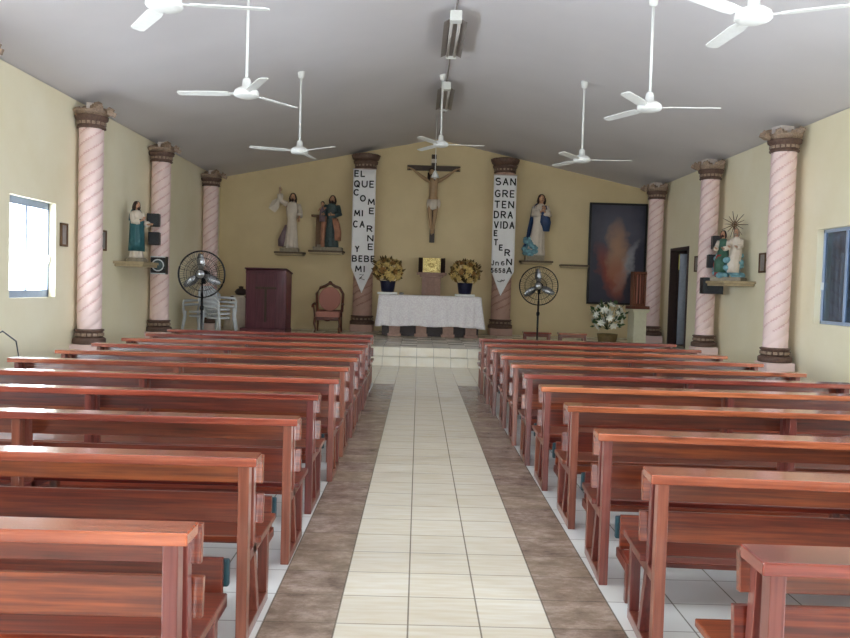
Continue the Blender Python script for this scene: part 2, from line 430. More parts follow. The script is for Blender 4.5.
wi = 0
def window(side, y0, y1, z0, z1, pane, detail=True):
    global wi; wi += 1
    s = -1 if side == 'left' else 1
    xw = (XL if s < 0 else XR)
    xf = xw + s*0.115
    root = empty('window_%d' % wi, (xf, (y0+y1)/2, z0), kind='structure')
    ym, h, w = (y0+y1)/2, z1-z0, y1-y0
    f = MB(); t = 0.045
    f.bb(-0.02, 0.02, -w/2, w/2, 0, 0.10 if s < 0 else 0.05); f.bb(-0.02, 0.02, -w/2, w/2, h-(0.10 if s < 0 else 0.05), h)
    f.bb(-0.02, 0.02, -w/2, -w/2+t, 0, h); f.bb(-0.02, 0.02, w/2-t, w/2, 0, h)
    f.bb(-0.025, 0.015, -0.02, 0.02, 0, h)
    f.build('window_frame', 'aluminium', root, bevel=0.003)
    for a, b, dx in ((-w/2+t, 0, 0.0), (0, w/2-t, 0.0)):
        g = MB(); g.bb(-0.003, 0.003, a, b, 0.05, h-0.05); g.build('window_pane', pane, root)
    hd = MB(); hd.bb(-s*0.05, -s*0.02, w/2-0.07, w/2-0.03, h*0.36, h*0.44); hd.build('window_latch', 'white', root)
    if s > 0:
        g = MB(); xg = 0.12
        for k in range(9):
            y = -w/2 + 0.08 + k*(w-0.16)/8; g.tube([(xg, y, 0), (xg, y, h)], 0.009, 6)
        for z in (0.05, h*0.62, h-0.05): g.tube([(xg, -w/2, z), (xg, w/2, z)], 0.009, 6)
        for k in range(4):
            y = -w/2 + 0.24 + k*0.27
            g.tube([(xg+0.01, y+0.10*math.cos(q)*(1-q/9), h*0.8+0.14*math.sin(q)*(1-q/9)) for q in [i*0.5 for i in range(16)]], 0.007, 5)
        g.build('window_grille', 'iron', root)
    # daylight portal: tells the renderer where the sky enters, gives off nothing itself
    l = bpy.data.lights.new('daylight_portal', 'AREA'); l.shape = 'RECTANGLE'; l.size = h; l.size_y = w; l.cycles.is_portal = True
    lo = bpy.data.objects.new('daylight_portal', l); COL.objects.link(lo)
    lo.location = (xw + s*WT*1.05, ym, (z0+z1)/2); lo.rotation_euler = (0, R(90)*(-s) * -1, 0)
for h in LW: window('left', *h, 'glass')
for i, h in enumerate(RW): window('right', *h, 'tinted' if i == 0 else 'glass')
l = bpy.data.lights.new('daylight_portal', 'AREA'); l.shape = 'RECTANGLE'; l.size = DX1-DX0; l.size_y = DZ; l.cycles.is_portal = True
lo = bpy.data.objects.new('daylight_portal', l); COL.objects.link(lo); lo.location = ((DX0+DX1)/2, YF-WT*1.05, DZ/2); lo.rotation_euler = (R(90), 0, 0)

# doorway to the side room on the right
root = empty('door_1', (XR, (RDOOR[0]+RDOOR[1])/2, PF), kind='structure')
y0, y1, z0, z1 = RDOOR; w = y1-y0; h = z1-z0
f = MB(); f.bb(-0.02, WT, -w/2, -w/2+0.06, 0, h); f.bb(-0.02, WT, w/2-0.06, w/2, 0, h); f.bb(-0.02, WT, -w/2, w/2, h-0.07, h)
f.build('door_frame', 'darkpanel', root, bevel=0.004)
d = MB(); d.box((0.62, 0.0, h/2-0.05), (0.94, 0.045, h-0.15)); d.box((0.62, -0.03, h*0.28), (0.7, 0.02, h*0.34)); d.box((0.62, -0.03, h*0.72), (0.7, 0.02, h*0.34))
dl = d.build('door_leaf', 'doorleaf', root, bevel=0.006, loc=(0.0, w/2-0.16, 0)); dl.rotation_euler = (0, 0, R(-20))
k = MB(); k.ball((0.98, -0.07, 1.0), 0.03); k.build('door_knob', 'steel', dl)
v = MB(); VX = XR+WT+2.2
v.bb(VX, VX+0.1, 16.6, 20.6, PF-0.1, 3.0); v.bb(XR+WT, VX, 16.5, 16.6, PF-0.1, 3.0); v.bb(XR+WT, VX, 20.6, 20.7, PF-0.1, 3.0); v.bb(XR+WT, VX, 16.6, 20.6, 2.95, 3.05); v.bb(XR+WT, VX, 16.6, 20.6, PF-0.1, PF)
struct(v.build('wall_vestry', 'darkroom'))
p = MB(); p.box((0, 0, 0), (0.26, 0.012, 0.36)); p.box((0, -0.008, 0.165), (0.2, 0.012, 0.02))
tag(p.build('lit_wall_panel', 'litwall', loc=(6.18, 18.68, 2.28)), 'yellow paper notice standing for a lit wall at the top of the dark side doorway', 'panel')  # yellow panel stands in for a lit wall glimpsed through the gap
p = MB(); p.bb(XR+WT, XR+WT+0.5, 18.69, 18.75, PF, 2.9); struct(p.build('trim_1', 'darkpanel'))

# ------------------------------------------------------------------ columns
def column(name, x, y, rad, zfloor, label, inboard, group, ztop=None, zcap=3.78, thick=False):
    sh = 'shadedpink' if thick else 'pink'
    root = empty(name, (x, y, zfloor), label=label, cat='column', group=group)
    b = 0.52-zfloor
    p = MB(); r = rad
    p.box((0, 0, b/2), (2*r+0.08, 2*r+0.08, b)); p.build('plinth', sh, root, bevel=0.01)
    p = MB(); p.cur = 0
    p.lathe([(r+0.06, b), (r+0.068, b+0.015), (r+0.068, b+0.075), (r+0.045, b+0.095), (r+0.03, b+0.10)], n=28)
    p.lathe([(r+0.025, b+0.10), (r+0.025, b+0.19), (r+0.042, b+0.20), (r+0.042, b+0.22), (r+0.005, b+0.23)], n=28)
    p.cur = 1
    for k in range(16):
        w = 2*PI*k/16; p.box(((r+0.03)*math.cos(w), (r+0.03)*math.sin(w), b+0.145), (0.02, 0.06, 0.045), (0, 0, w))
    p.build('base_moulding', ['brown', 'bronze'], root)
    # twisted shaft, four spiral grooves
    zc = zcap-zfloor; z0 = b+0.22
    vs = []; fs = []; n, mm = 64, 150; P = 0.72; st = 4
    mi = []
    for i in range(mm+1):
        z = z0 + (zc-z0)*i/mm
        for k in range(n):
            w = 2*PI*k/n
            ph = ((st*(w/(2*PI) - z/P)) % 1.0)
            d = min(ph, 1-ph)
            q = r - 0.016*max(0, 1-(d/0.13)**2) + 0.004*math.sin(PI*ph)
            vs.append((q*math.cos(w), q*math.sin(w), z))
    p = MB(); 
    for i in range(mm):
        for k in range(n):
            w = 2*PI*(k+0.5)/n; z = z0 + (zc-z0)*(i+0.5)/mm
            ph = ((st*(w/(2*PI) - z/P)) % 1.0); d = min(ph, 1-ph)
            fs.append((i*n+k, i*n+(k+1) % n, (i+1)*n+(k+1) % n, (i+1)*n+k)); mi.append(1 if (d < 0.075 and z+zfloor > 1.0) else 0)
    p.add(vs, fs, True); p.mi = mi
    p.build('shaft', [sh, 'shadedgroove' if thick else 'grooveshade'], root)
    p = MB(); p.cur = 0
    p.lathe([(r+0.01, zc), (r+0.035, zc+0.01), (r+0.035, zc+0.03), (r+0.02, zc+0.04), (r+0.03, zc+0.12), (r+0.06, zc+0.14), (r+0.07, zc+0.19), (r+0.02, zc+0.2)], n=28)
    p.cur = 1
    for k in range(18):
        w = 2*PI*k/18; p.box(((r+0.025)*math.cos(w), (r+0.025)*math.sin(w), zc+0.08), (0.02, 0.05, 0.045), (0, 0, w))
    p.build('capital_band', ['brown', 'bronze'], root)
    if ztop is None: ztop = ceil_z(x)-zfloor
    if thick:
        p = MB(); p.cur = 0
        p.lathe([(r+0.02, zc+0.18), (r+0.05, zc+0.22), (r+0.09, zc+0.25), (r+0.11, zc+0.31), (r+0.10, zc+0.36), (r+0.02, zc+0.38)], n=30)
        for k in range(10):
            w = 2*PI*k/10; p.box(((r+0.09)*math.cos(w), (r+0.09)*math.sin(w), zc+0.33), (0.05, 0.12, 0.07), (0, 0.3, w))
        p.build('capital_crown', 'brown', root, bevel=0.006)
        return root
    # broken crown of leaves: one jagged leaf block at each remaining corner
    p = MB()
    p.loft([(zc+0.19, 0, 0, r+0.03, r+0.03), (zc+0.24, 0, 0, r+0.08, r+0.08), (zc+0.27, 0, 0, r+0.085, r+0.085)], n=24, folds=8, amp=0.03)
    hgt = [0.10, 0.13, 0.05, 0.13]
    for k, w in enumerate((PI*0.25, PI*0.75, PI*1.25, PI*1.75)):
        q = hgt[(k + (0 if inboard > 0 else 2)) % 4]
        cx, cy = (r-0.01)*math.cos(w), (r-0.01)*math.sin(w)
        for j in range(3):
            e = 0.05-0.012*j
            p.box((cx*(1+0.18*j), cy*(1+0.18*j), zc+0.24+q*0.35*(j+1)*0.6), (0.15-0.03*j, 0.15-0.03*j, q*0.8), (0.2*j, 0.15*k, w+0.2*j))
    ix = inboard*(r+0.15)
    p.box((ix, -0.06, zc+0.23), (0.13, 0.12, 0.07), (0.2, 0.35, 0.4)); p.box((ix*0.9, -0.02, zc+0.29), (0.09, 0.09, 0.06), (0.4, 0.5, 0.2))
    p.build('capital_crown', 'bronze', root, bevel=0.006)
    p = MB(); t = ztop-0.10; 
    if t > zc+0.25: p.box((inboard*0.04, 0, (zc+0.2+t)/2), (r*1.2, r*1.2, t-zc-0.2), (0, 0, 0.3))
    else: p.box((0, 0, zc+0.24), (r*1.2, r*1.2, 0.06), (0, 0, 0.3))
    p.build('core_block', 'plaster', root, bevel=0.004)
    return root
G = 'pink twisted wall columns'
column('column', -5.04, 9.0, 0.175, 0, 'pink twisted column cut off at the left edge, only its capital showing', 1, G)
column('column', -5.04, 12.30, 0.175, 0, 'pink twisted column between the bright left window and the wall statue', 1, G)
column('column', -5.04, 15.60, 0.175, 0.34, 'pink twisted column behind the speakers on the left wall', 1, G)
column('column', -5.04, 19.30, 0.175, PF, 'pink twisted column in the far left corner behind the white chairs', 1, G)
column('column', 5.62, 12.50, 0.185, 0, 'pink twisted column nearest the dark grilled window on the right wall', -1, G)
column('column', 5.64, 15.70, 0.175, 0.34, 'pink twisted column beside the black speakers on the right wall', -1, G)
column('column', 5.64, 19.25, 0.175, PF, 'pink twisted column right of the large framed picture', -1, G)
G2 = 'thick columns behind the altar'
column('column', -1.45, 20.70, 0.25, PF, 'thick column behind the banner left of the crucifix', 1, G2, zcap=4.50, thick=True)
column('column', 2.13, 20.70, 0.25, PF, 'thick column behind the banner right of the crucifix', -1, G2, zcap=4.50, thick=True)

# ------------------------------------------------------------------ pews
def make_pew(L, led, dir_):
    """local: origin on the floor under the ledge at the aisle end; length runs along dir_*X, seat faces +Y"""
    root = empty('pew')
    s = dir_
    def X(a, b): return (s*a, s*b)
    m = MB(); m.bb(*X(0, L), -0.065, -0.065+led, 0.77, 0.81); m.build('book_ledge', 'woodledge', root, bevel=0.006)
    m = MB(); m.box((s*L/2, 0.125, 0.722), (L-0.01, 0.03, 0.125), (R(-5), 0, 0)); m.build('upper_back_board', 'wood', root, bevel=0.003)
    m = MB(); m.box((s*L/2, 0.150, 0.540), (L-0.01, 0.028, 0.130), (R(-6), 0, 0)); m.build('lower_back_board', 'wood', root, bevel=0.003)
    m = MB(); m.bb(*X(0.01, L), 0.13, 0.50, 0.387, 0.417); m.build('seat', 'wood', root, bevel=0.005)
    m = MB(); m.bb(*X(0.13, L-0.13), -0.30, -0.12, 0.20, 0.225); m.build('kneeler_board', 'wood', root, bevel=0.004)
    m = MB(); m.bb(*X(0.12, L-0.12), -0.12, -0.095, 0.225, 0.40); m.build('kneeler_panel', 'wood', root, bevel=0.003)
    m = MB(); m.bb(*X(0.10, L-0.10), -0.093, -0.06, 0.27, 0.385); o = m.build('kneeler_pad', 'vinyl', root, bevel=0.008); o['label'] = 'teal vinyl kneeler pad'
    for a in (0.035, L/2, L-0.095):
        x0, x1 = X(a, a+0.046)
        m = MB(); m.bb(x0, x1, -0.035, 0.025, 0.0, 0.77); m.build('rear_post', 'woodend', root, bevel=0.004)
        m = MB(); m.prism([(0.065, 0.77), (0.108, 0.77), (0.135, 0.41), (0.25, 0.05), (0.20, 0.05), (0.085, 0.41)], 0, x0, x1); m.build('back_support', 'woodend', root, bevel=0.003)
        m = MB(); m.bb(x0, x1, 0.42, 0.47, 0.05, 0.387); m.build('front_leg', 'woodend', root, bevel=0.004)
        m = MB(); m.bb(x0, x1, 0.025, 0.47, 0.0, 0.05); m.build('floor_rail', 'woodend', root, bevel=0.004)
        m = MB(); m.bb(x0, x1, 0.025, 0.42, 0.34, 0.387); m.build('seat_bearer', 'woodend', root, bevel=0.003)
        m = MB(); x0, x1 = X(a+(0.09 if a < 0.1 else -0.09 if a > L-0.2 else 0.0), a+(0.125 if a < 0.1 else -0.055 if a > L-0.2 else 0.035)); m.bb(x0, x1, -0.27, -0.23, 0.0, 0.20); m.bb(x0, x1, -0.23, -0.0, 0.15, 0.20); m.build('kneeler_leg', 'woodend', root, bevel=0.003)
    return root
ordn = ['nearest the camera', 'second from the camera', 'third from the camera', 'fourth from the camera', 'fifth from the camera', 'middle', 'fifth from the altar', 'fourth from the altar', 'third from the altar', 'second from the altar', 'nearest the altar']
LY = [2.37, 3.39, 4.37, 5.34, 6.24, 7.14, 8.05, 8.97, 9.86, 10.8, 11.8]
LX = [-.654, -.66, -.637, -.645, -.60, -.603, -.595, -.607, -.604, -.63, -.65]
RY = [2.25, 3.28, 4.19, 5.16, 6.13, 7.0, 7.88, 8.84, 9.76, 10.65, 11.65]
RX = [.98, .972, .96, .977, .956, .94, .927, .93, .904, .90, .90]
LL = [3.3, 3.25, 3.2, 3.15, 3.15, 3.13, 3.06, 3.05, 3.3, 3.3, 3.3]
RA = [-1, -3.5, -3.2, -1.5, -1.5, -2.2, -2.5, -2.2, -1.5, -1.5, -1]
pl = make_pew(3.02, 0.125, -1); pr = make_pew(2.86, 0.17, 1)
for side, src, xs, ys in (('left', pl, LX, LY), ('right', pr, RX, RY)):
    for i in range(11):
        o = src if i == 0 else copy_tree(src)
        o.location = (xs[i], ys[i], 0)
        o.rotation_euler.z = R(RA[i]) if side == 'right' else R(0.0)
        if side == 'right' and i == 1:      # this pew has lost its kneeler
            for ch in kids(o):
                if ch.name.startswith('kneeler'): bpy.data.objects.remove(ch)
        tag(o, ('reddish varnished wooden pew in the %s row of the %s block' if i == 5 else 'reddish varnished wooden pew %s in the block %s of the aisle') % ((ordn[i], side)), 'pew', 'pews %s of the aisle' % side)

# ------------------------------------------------------------------ ceiling fans and lights
def make_fan():
    root = empty('ceiling_fan', label='x', cat='ceiling fan')
    m = MB(); m.lathe([(0.02, 0.0), (0.09, 0.005), (0.13, 0.02), (0.14, 0.035), (0.13, 0.045), (0.14, 0.055), (0.13, 0.08), (0.09, 0.11), (0.05, 0.12), (0.045, 0.2), (0.03, 0.22), (0.016, 0.22)], n=28)
    m.build('motor_housing', 'white', root)
    m = MB(); m.tube([(0, 0, 0.2), (0, 0, 1.28)], 0.016, 10); m.build('downrod', 'white', root)
    m = MB(); m.lathe([(0.02, 1.19), (0.045, 1.21), (0.055, 1.28), (0.055, 1.32)], n=20); m.build('ceiling_canopy', 'white', root)
    for k in range(3):
        w = 2*PI*k/3
        b = MB(); 
        b.prism([(0.20, -0.055), (0.30, -0.065), (0.76, -0.055), (0.79, -0.03), (0.79, 0.03), (0.76, 0.055), (0.30, 0.06), (0.20, 0.05)], 2, -0.004, 0.004)
        o = b.build('blade', 'white', root, loc=(0, 0, 0.05)); o.rotation_euler = (R(9), 0, w)
        i = MB(); i.box((0.17, 0, 0.0), (0.16, 0.035, 0.012)); i.box((0.23, 0, 0.006), (0.06, 0.07, 0.006)); i.build('blade_bracket', 'white', o, bevel=0.002)
    return root
fan = make_fan()
FZ = 3.66
FANS = [(-2.0, 6.2, 3.66, 4, 'white ceiling fan at the top left edge of the view'),
        (-1.99, 9.06, 3.66, 175, 'white ceiling fan on the left, second from the camera'),
        (-1.97, 12.9, 3.66, -40, 'white ceiling fan on the left, farthest from the camera'),
        (0.32, 14.6, 4.05, 0, 'white ceiling fan hanging in line with the crucifix'),
        (2.58, 13.05, 3.66, 235, 'white ceiling fan on the right, farthest from the camera'),
        (2.58, 9.24, 3.66, -5, 'white ceiling fan on the right, second from the camera'),
        (2.50, 6.2, 3.66, 93, 'white ceiling fan at the top right edge of the view')]
for i, (x, y, z, a, lb) in enumerate(FANS):
    o = fan if i == 0 else copy_tree(fan)
    z = ceil_z(x)-1.30
    o.location = (x, y, z); o.rotation_euler.z = R(a); tag(o, lb, 'ceiling fan', 'white ceiling fans')
def make_light(L):
    root = empty('fluorescent_light')
    m = MB()
    for s in (-1, 1):
        m.prism([(s*0.06, 0.02), (s*0.16, -0.03), (s*0.16, -0.022), (s*0.06, 0.03)], 1, -L/2, L/2)
    m.build('reflector', 'fixture', root)
    m = MB(); m.bb(-0.03, 0.03, -L/2, L/2, 0.0, 0.05); m.build('fixture_body', 'fixture', root, bevel=0.004)
    for s in (-1, 1):
        m = MB(); m.tube([(s*0.055, -L/2+0.05, -0.02), (s*0.055, L/2-0.05, -0.02)], 0.022, 10); m.build('fluorescent_tube', 'tubeglass', root)
    m = MB(); m.bb(-0.08, 0.08, -L/2-0.16, -L/2, -0.05, 0.09); m.build('ballast_box', 'white', root, bevel=0.01)
    m = MB(); m.bb(-0.08, 0.08, L/2, L/2+0.03, -0.045, 0.06); m.build('end_cap', 'white', root, bevel=0.004)
    m = MB(); m.tube([(0, -L/4, 0.05), (0, -L/4, 0.17)], 0.008, 6); m.tube([(0, L/4, 0.05), (0, L/4, 0.17)], 0.008, 6); m.build('hanger', 'white', root)
    return root
a = make_light(1.7); a.location = (0.40, 12.0, APEX-0.17)
tag(a, 'twin tube fluorescent fixture on the ridge nearest the camera', 'ceiling light', 'fluorescent fixtures along the ridge')
b = copy_tree(a); b.location = (0.40, 15.8, APEX-0.17)
tag(b, 'twin tube fluorescent fixture on the ridge beside the middle fan', 'ceiling light', 'fluorescent fixtures along the ridge')
m = MB(); m.tube([(XC+0.03, 2.0, APEX-0.03), (XC+0.03, 20.9, APEX-0.03)], 0.014, 8)
m.bb(XC-0.02, XC+0.08, 17.4, 17.5, APEX-0.06, APEX-0.02)
tag(m.build('conduit', 'fixture'), 'thin grey electrical conduit running along the ceiling ridge', 'conduit')
# ------------------------------------------------------------------ statues
def head_fn(d):
    q = 1.0
    # nose, brow, chin on the -Y side
    if d.y < 0:
        q += 0.20*math.exp(-((d.x/0.13)**2) - ((d.z+0.08)/0.20)**2)
        q -= 0.06*math.exp(-((abs(d.x)-0.33)/0.14)**2 - ((d.z-0.08)/0.12)**2)
        q += 0.05*math.exp(-((d.x/0.3)**2) - ((d.z+0.78)/0.2)**2)
    return q*(1 - 0.14*max(0, -d.z))

def body_mesh(H, neck, head, arms, tilt=0.0):
    """one continuous skinned body top (torso, neck, arms, fingers) with head; arms = list of (shoulder, elbow, wrist, hand direction)"""
    verts = [Vector(neck) + Vector((0, 0, -0.26*H)), Vector(neck) + Vector((0, 0, -0.10*H)), Vector(neck) + Vector((0, 0, -0.02*H)), Vector(head)]
    rad = [0.075*H, 0.085*H, 0.034*H, 0.032*H]; edges = [(0, 1), (1, 2), (2, 3)]
    for (sh, el, wr, hd) in arms:
        i = len(verts); sh, el, wr, hd = Vector(sh), Vector(el), Vector(wr), Vector(hd).normalized()
        palm = wr + hd*0.045*H
        verts += [sh, el, wr, palm]; rad += [0.036*H, 0.026*H, 0.016*H, 0.021*H]
        edges += [(1, i), (i, i+1), (i+1, i+2), (i+2, i+3)]
    vs, fs = skinned([tuple(v) for v in verts], edges, rad, 1, 1)
    m = MB(); m.add(vs, fs, True)
    for (sh, el, wr, hd) in arms:
        hd = Vector(hd).normalized(); wr = Vector(wr); palm = wr + hd*0.05*H
        side = hd.cross(Vector((0, 1, 0.2))).normalized(); nrm = side.cross(hd).normalized()
        for k, (o, ln) in enumerate(((-0.018, 0.036), (-0.006, 0.043), (0.006, 0.040), (0.018, 0.032))):
            a = palm + side*o*H; b = a + hd*ln*0.6*H + nrm*0.002*H; c = b + hd*ln*0.45*H + nrm*0.010*H
            m.tube([a, b, c], [0.0068*H, 0.006*H, 0.004*H], 6)
        a = wr + hd*0.02*H + side*-0.016*H; m.tube([a, a + hd*0.022*H - side*0.018*H, a + hd*0.042*H - side*0.02*H], [0.008*H, 0.007*H, 0.005*H], 6)
    hr = 0.062*H
    m.ball(head, (hr*0.80, hr*0.95, hr*1.18), 20, 16, head_fn)
    for s in (-1, 1): m.ball((head[0]+s*hr*0.80, head[1]+hr*0.05, head[2]-hr*0.05), (hr*0.12, hr*0.2, hr*0.28), 8, 6)
    m.cur = 1
    for s in (-1, 1): m.ball((head[0]+s*hr*0.28, head[1]-hr*0.88, head[2]+hr*0.10), (hr*0.12, hr*0.08, hr*0.07), 8, 6)
    m.cur = 2
    m.ball((head[0], head[1]-hr*0.92, head[2]-hr*0.50), (hr*0.22, hr*0.08, hr*0.06), 8, 6)
    return m
def hair_mesh(H, head, length=1.6, beard=False):
    hr = 0.062*H; m = MB(); x, y, z = head
    def fn(d): return 1.0 + 0.05*math.sin(14*math.atan2(d.y, d.x))
    m.ball((x, y+hr*0.22, z+hr*0.22), (hr*0.98, hr*1.0, hr*1.12), 24, 12, fn)
    for s in (-1, 1):
        for k in range(3):
            a = (x+s*hr*(0.78-0.1*k), y+hr*(0.05+0.35*k), z+hr*0.3)
            m.tube([a, (a[0]+s*hr*0.14, a[1]+hr*0.05, z-hr*0.5), (a[0]+s*hr*0.05, a[1]+hr*0.1, z-hr*(0.9+0.5*length*0.5)), (a[0]-s*hr*0.05, a[1]+hr*0.1, z-hr*(1.2+0.6*length*0.6))], [hr*0.3, hr*0.34, hr*0.28, hr*0.08], 8)
    m.ball((x, y+hr*0.7, z-hr*0.6), (hr*0.8, hr*0.45, hr*(0.6+0.35*length)), 14, 8, fn)
    if beard:
        m.ball((x, y-hr*0.62, z-hr*0.88), (hr*0.46, hr*0.38, hr*0.5), 14, 8, fn)
        m.tube([(x-hr*0.3, y-hr*0.93, z-hr*0.36), (x, y-hr*1.06, z-hr*0.32), (x+hr*0.3, y-hr*0.93, z-hr*0.36)], hr*0.07, 6)
    return m
def sleeve(H, sh, el, wr, flare=1.6):
    m = MB(); sh, el, wr = Vector(sh), Vector(el), Vector(wr); e = el.lerp(wr, 0.78)
    m.tube([sh, sh.lerp(el, 0.5), el, el.lerp(e, 0.5), e], [0.05*H, 0.047*H, 0.043*H, 0.04*H*flare*0.85, 0.034*H*flare], 16)
    return m

def robe(H, hem_rx=0.15, hem_ry=0.12, lean=0.0, folds=9, z0=0.0, sh=0.115):
    m = MB(); top = 0.855*H
    R_ = []
    prof = [(0.0, 1.0, 1.0, 1.4), (0.06, 0.97, 0.97, 1.4), (0.2, 0.86, 0.88, 1.2), (0.4, 0.74, 0.80, 0.9), (0.55, 0.66, 0.74, 0.5), (0.63, 0.62, 0.70, 0.4)]
    for (t, a, b, f) in prof: R_.append((z0+t*top, lean*H*t, 0, hem_rx*H*a, hem_ry*H*b, f))
    for (t, rx, ry) in ((0.72, 0.105, 0.085), (0.84, sh, 0.088), (0.92, sh*0.98, 0.078), (0.965, sh*0.72, 0.06), (1.0, 0.038, 0.04)):
        R_.append((z0+(t*top), lean*H*t, 0, rx*H, ry*H, 0.15))
    m.loft(R_, n=56, folds=folds, amp=0.055)
    return m
def place(root, x, y, z, rz): root.location = (x, y, z); root.rotation_euler = (0, 0, rz)

# A: statue on the left wall
H = 0.98
rt = empty('statue', label='small bearded statue in a teal mantle over white, on the left wall shelf', cat='statue', group=None)
hd = (0, -0.01, 0.93*H); armsA = [((-0.10*H, 0, 0.80*H), (-0.13*H, -0.05*H, 0.63*H), (-0.02*H, -0.14*H, 0.66*H), (0.4, -0.4, 0.6)), ((0.10*H, 0, 0.80*H), (0.15*H, -0.05*H, 0.62*H), (0.12*H, -0.17*H, 0.60*H), (0.1, -1, 0.1))]
body_mesh(H, (0, 0, 0.85*H), hd, armsA).build('body', ['flesh', 'eye', 'red'], rt)
robe(H, 0.13, 0.11).build('robe', 'robewhite', rt)
for a_ in armsA: sleeve(H, *a_[:3]).build('sleeve', 'robewhite', rt)
hair_mesh(H, hd, 1.8, True).build('hair', 'hair', rt)
m = MB(); m.loft([(0.12*H, 0, 0, 0.155*H, 0.135*H), (0.3*H, 0, 0, 0.145*H, 0.13*H), (0.5*H, 0, 0, 0.135*H, 0.12*H), (0.62*H, 0, 0, 0.132*H, 0.115*H), (0.69*H, 0.0, 0, 0.125*H, 0.11*H)], n=44, folds=10, amp=0.05, a0=R(-200), a1=R(55))
m.loft([(0.66*H, 0, 0.01, 0.135*H, 0.115*H), (0.78*H, 0, 0.01, 0.13*H, 0.105*H), (0.86*H, 0, 0.01, 0.08*H, 0.075*H)], n=30, folds=8, amp=0.03, a0=R(-20), a1=R(180))
m.build('mantle', 'teal', rt, solid=0.008)
m = MB(); m.lathe([(0.19*H, -0.07), (0.19*H, -0.03), (0.16*H, 0.0), (0.0, 0.0)], n=24); m.build('base', 'stone', rt)
place(rt, -4.98, 14.12, 1.83+0.07, R(62))

# B: risen figure with raised arm
H = 1.40
rt = empty('statue', label='white robed statue with one arm raised high, leftmost on the back wall', cat='statue')
hd = (0.03, -0.02, 0.93*H)
armsB = [((-0.09*H, 0, 0.80*H), (-0.20*H, -0.04*H, 0.86*H), (-0.215*H, -0.06*H, 1.02*H), (0.05, 0, 1)), ((0.12*H, 0, 0.79*H), (0.17*H, -0.06*H, 0.65*H), (0.16*H, -0.14*H, 0.56*H), (0.0, -0.5, -1))]
body_mesh(H, (0.02, 0, 0.85*H), hd, armsB).build('body', ['flesh', 'eye', 'red'], rt)
robe(H, 0.13, 0.10, lean=0.015, folds=11).build('robe', 'robewhite', rt)
for a_ in armsB: sleeve(H, *a_[:3]).build('sleeve', 'robewhite', rt)
hair_mesh(H, hd, 2.0, True).build('hair', 'hair', rt)
m = MB(); m.loft([(0.03*H, -0.16*H, 0.02, 0.075*H, 0.06*H), (0.15*H, -0.15*H, 0.02, 0.09*H, 0.06*H), (0.27*H, -0.13*H, 0.02, 0.06*H, 0.05*H), (0.42*H, -0.09*H, 0.02, 0.03*H, 0.04*H)], n=30, folds=6, amp=0.08)
m.build('trailing_cloak', 'robegrey', rt)
m = MB(); m.tube([(-0.215*H, -0.08*H, 0.74*H), (-0.21*H, -0.075*H, 1.14*H)], 0.008, 6)
m.add([(-0.22*H, -0.07*H, 0.92*H), (-0.36*H, -0.02*H, 0.86*H), (-0.42*H, -0.05*H, 0.72*H), (-0.30*H, -0.04*H, 0.64*H), (-0.23*H, -0.06*H, 0.72*H), (-0.30*H, -0.08*H, 0.79*H)], [(0, 1, 5), (1, 2, 5), (2, 3, 5), (3, 4, 5), (4, 0, 5)])
m.build('banner_staff', 'robewhite', rt, solid=0.006)
m = MB(); m.bb(-0.27, 0.20, -0.13, 0.13, -0.10, 0.0); m.loft([(0.0, -0.03, 0, 0.20, 0.13), (0.05, -0.03, 0, 0.17, 0.11)], n=24, folds=5, amp=0.06); m.build('base', 'stone', rt, bevel=0.01)
place(rt, -3.33, 20.72, 2.33+0.10, 0)

# C: figure with child beside a wooden post
H = 1.32
rt = empty('statue', label='teal and salmon robed statue carrying a child beside a wooden post', cat='statue')
hd = (0.02, -0.03, 0.93*H)
armsC = [((-0.10*H, 0, 0.80*H), (-0.16*H, -0.08*H, 0.66*H), (-0.12*H, -0.18*H, 0.62*H), (-0.4, -0.8, 0)), ((0.11*H, 0, 0.80*H), (0.17*H, -0.06*H, 0.64*H), (0.04*H, -0.16*H, 0.62*H), (-1, -0.3, 0))]
body_mesh(H, (0, 0, 0.85*H), hd, armsC).build('body', ['flesh', 'eye', 'red'], rt)
robe(H, 0.14, 0.115, folds=13, sh=0.125).build('robe', 'tealdark', rt)
for a_ in armsC: sleeve(H, *a_[:3], flare=1.5).build('sleeve', 'tealdark', rt)
hair_mesh(H, hd, 1.4, True).build('hair', 'hair', rt)
m = MB(); m.loft([(0.13*H, 0.06*H, -0.01, 0.13*H, 0.13*H), (0.3*H, 0.05*H, -0.01, 0.14*H, 0.13*H), (0.45*H, 0.02*H, -0.01, 0.14*H, 0.125*H), (0.56*H, 0, -0.01, 0.12*H, 0.11*H)], n=40, folds=9, amp=0.06, a0=R(-80), a1=R(70))
m.loft([(0.0, -0.16*H, -0.01, 0.055*H, 0.07*H), (0.3*H, -0.16*H, -0.01, 0.05*H, 0.06*H), (0.6*H, -0.14*H, -0.01, 0.05*H, 0.06*H)], n=24, folds=5, amp=0.08)
m.build('mantle', 'salmon', rt, solid=0.008)
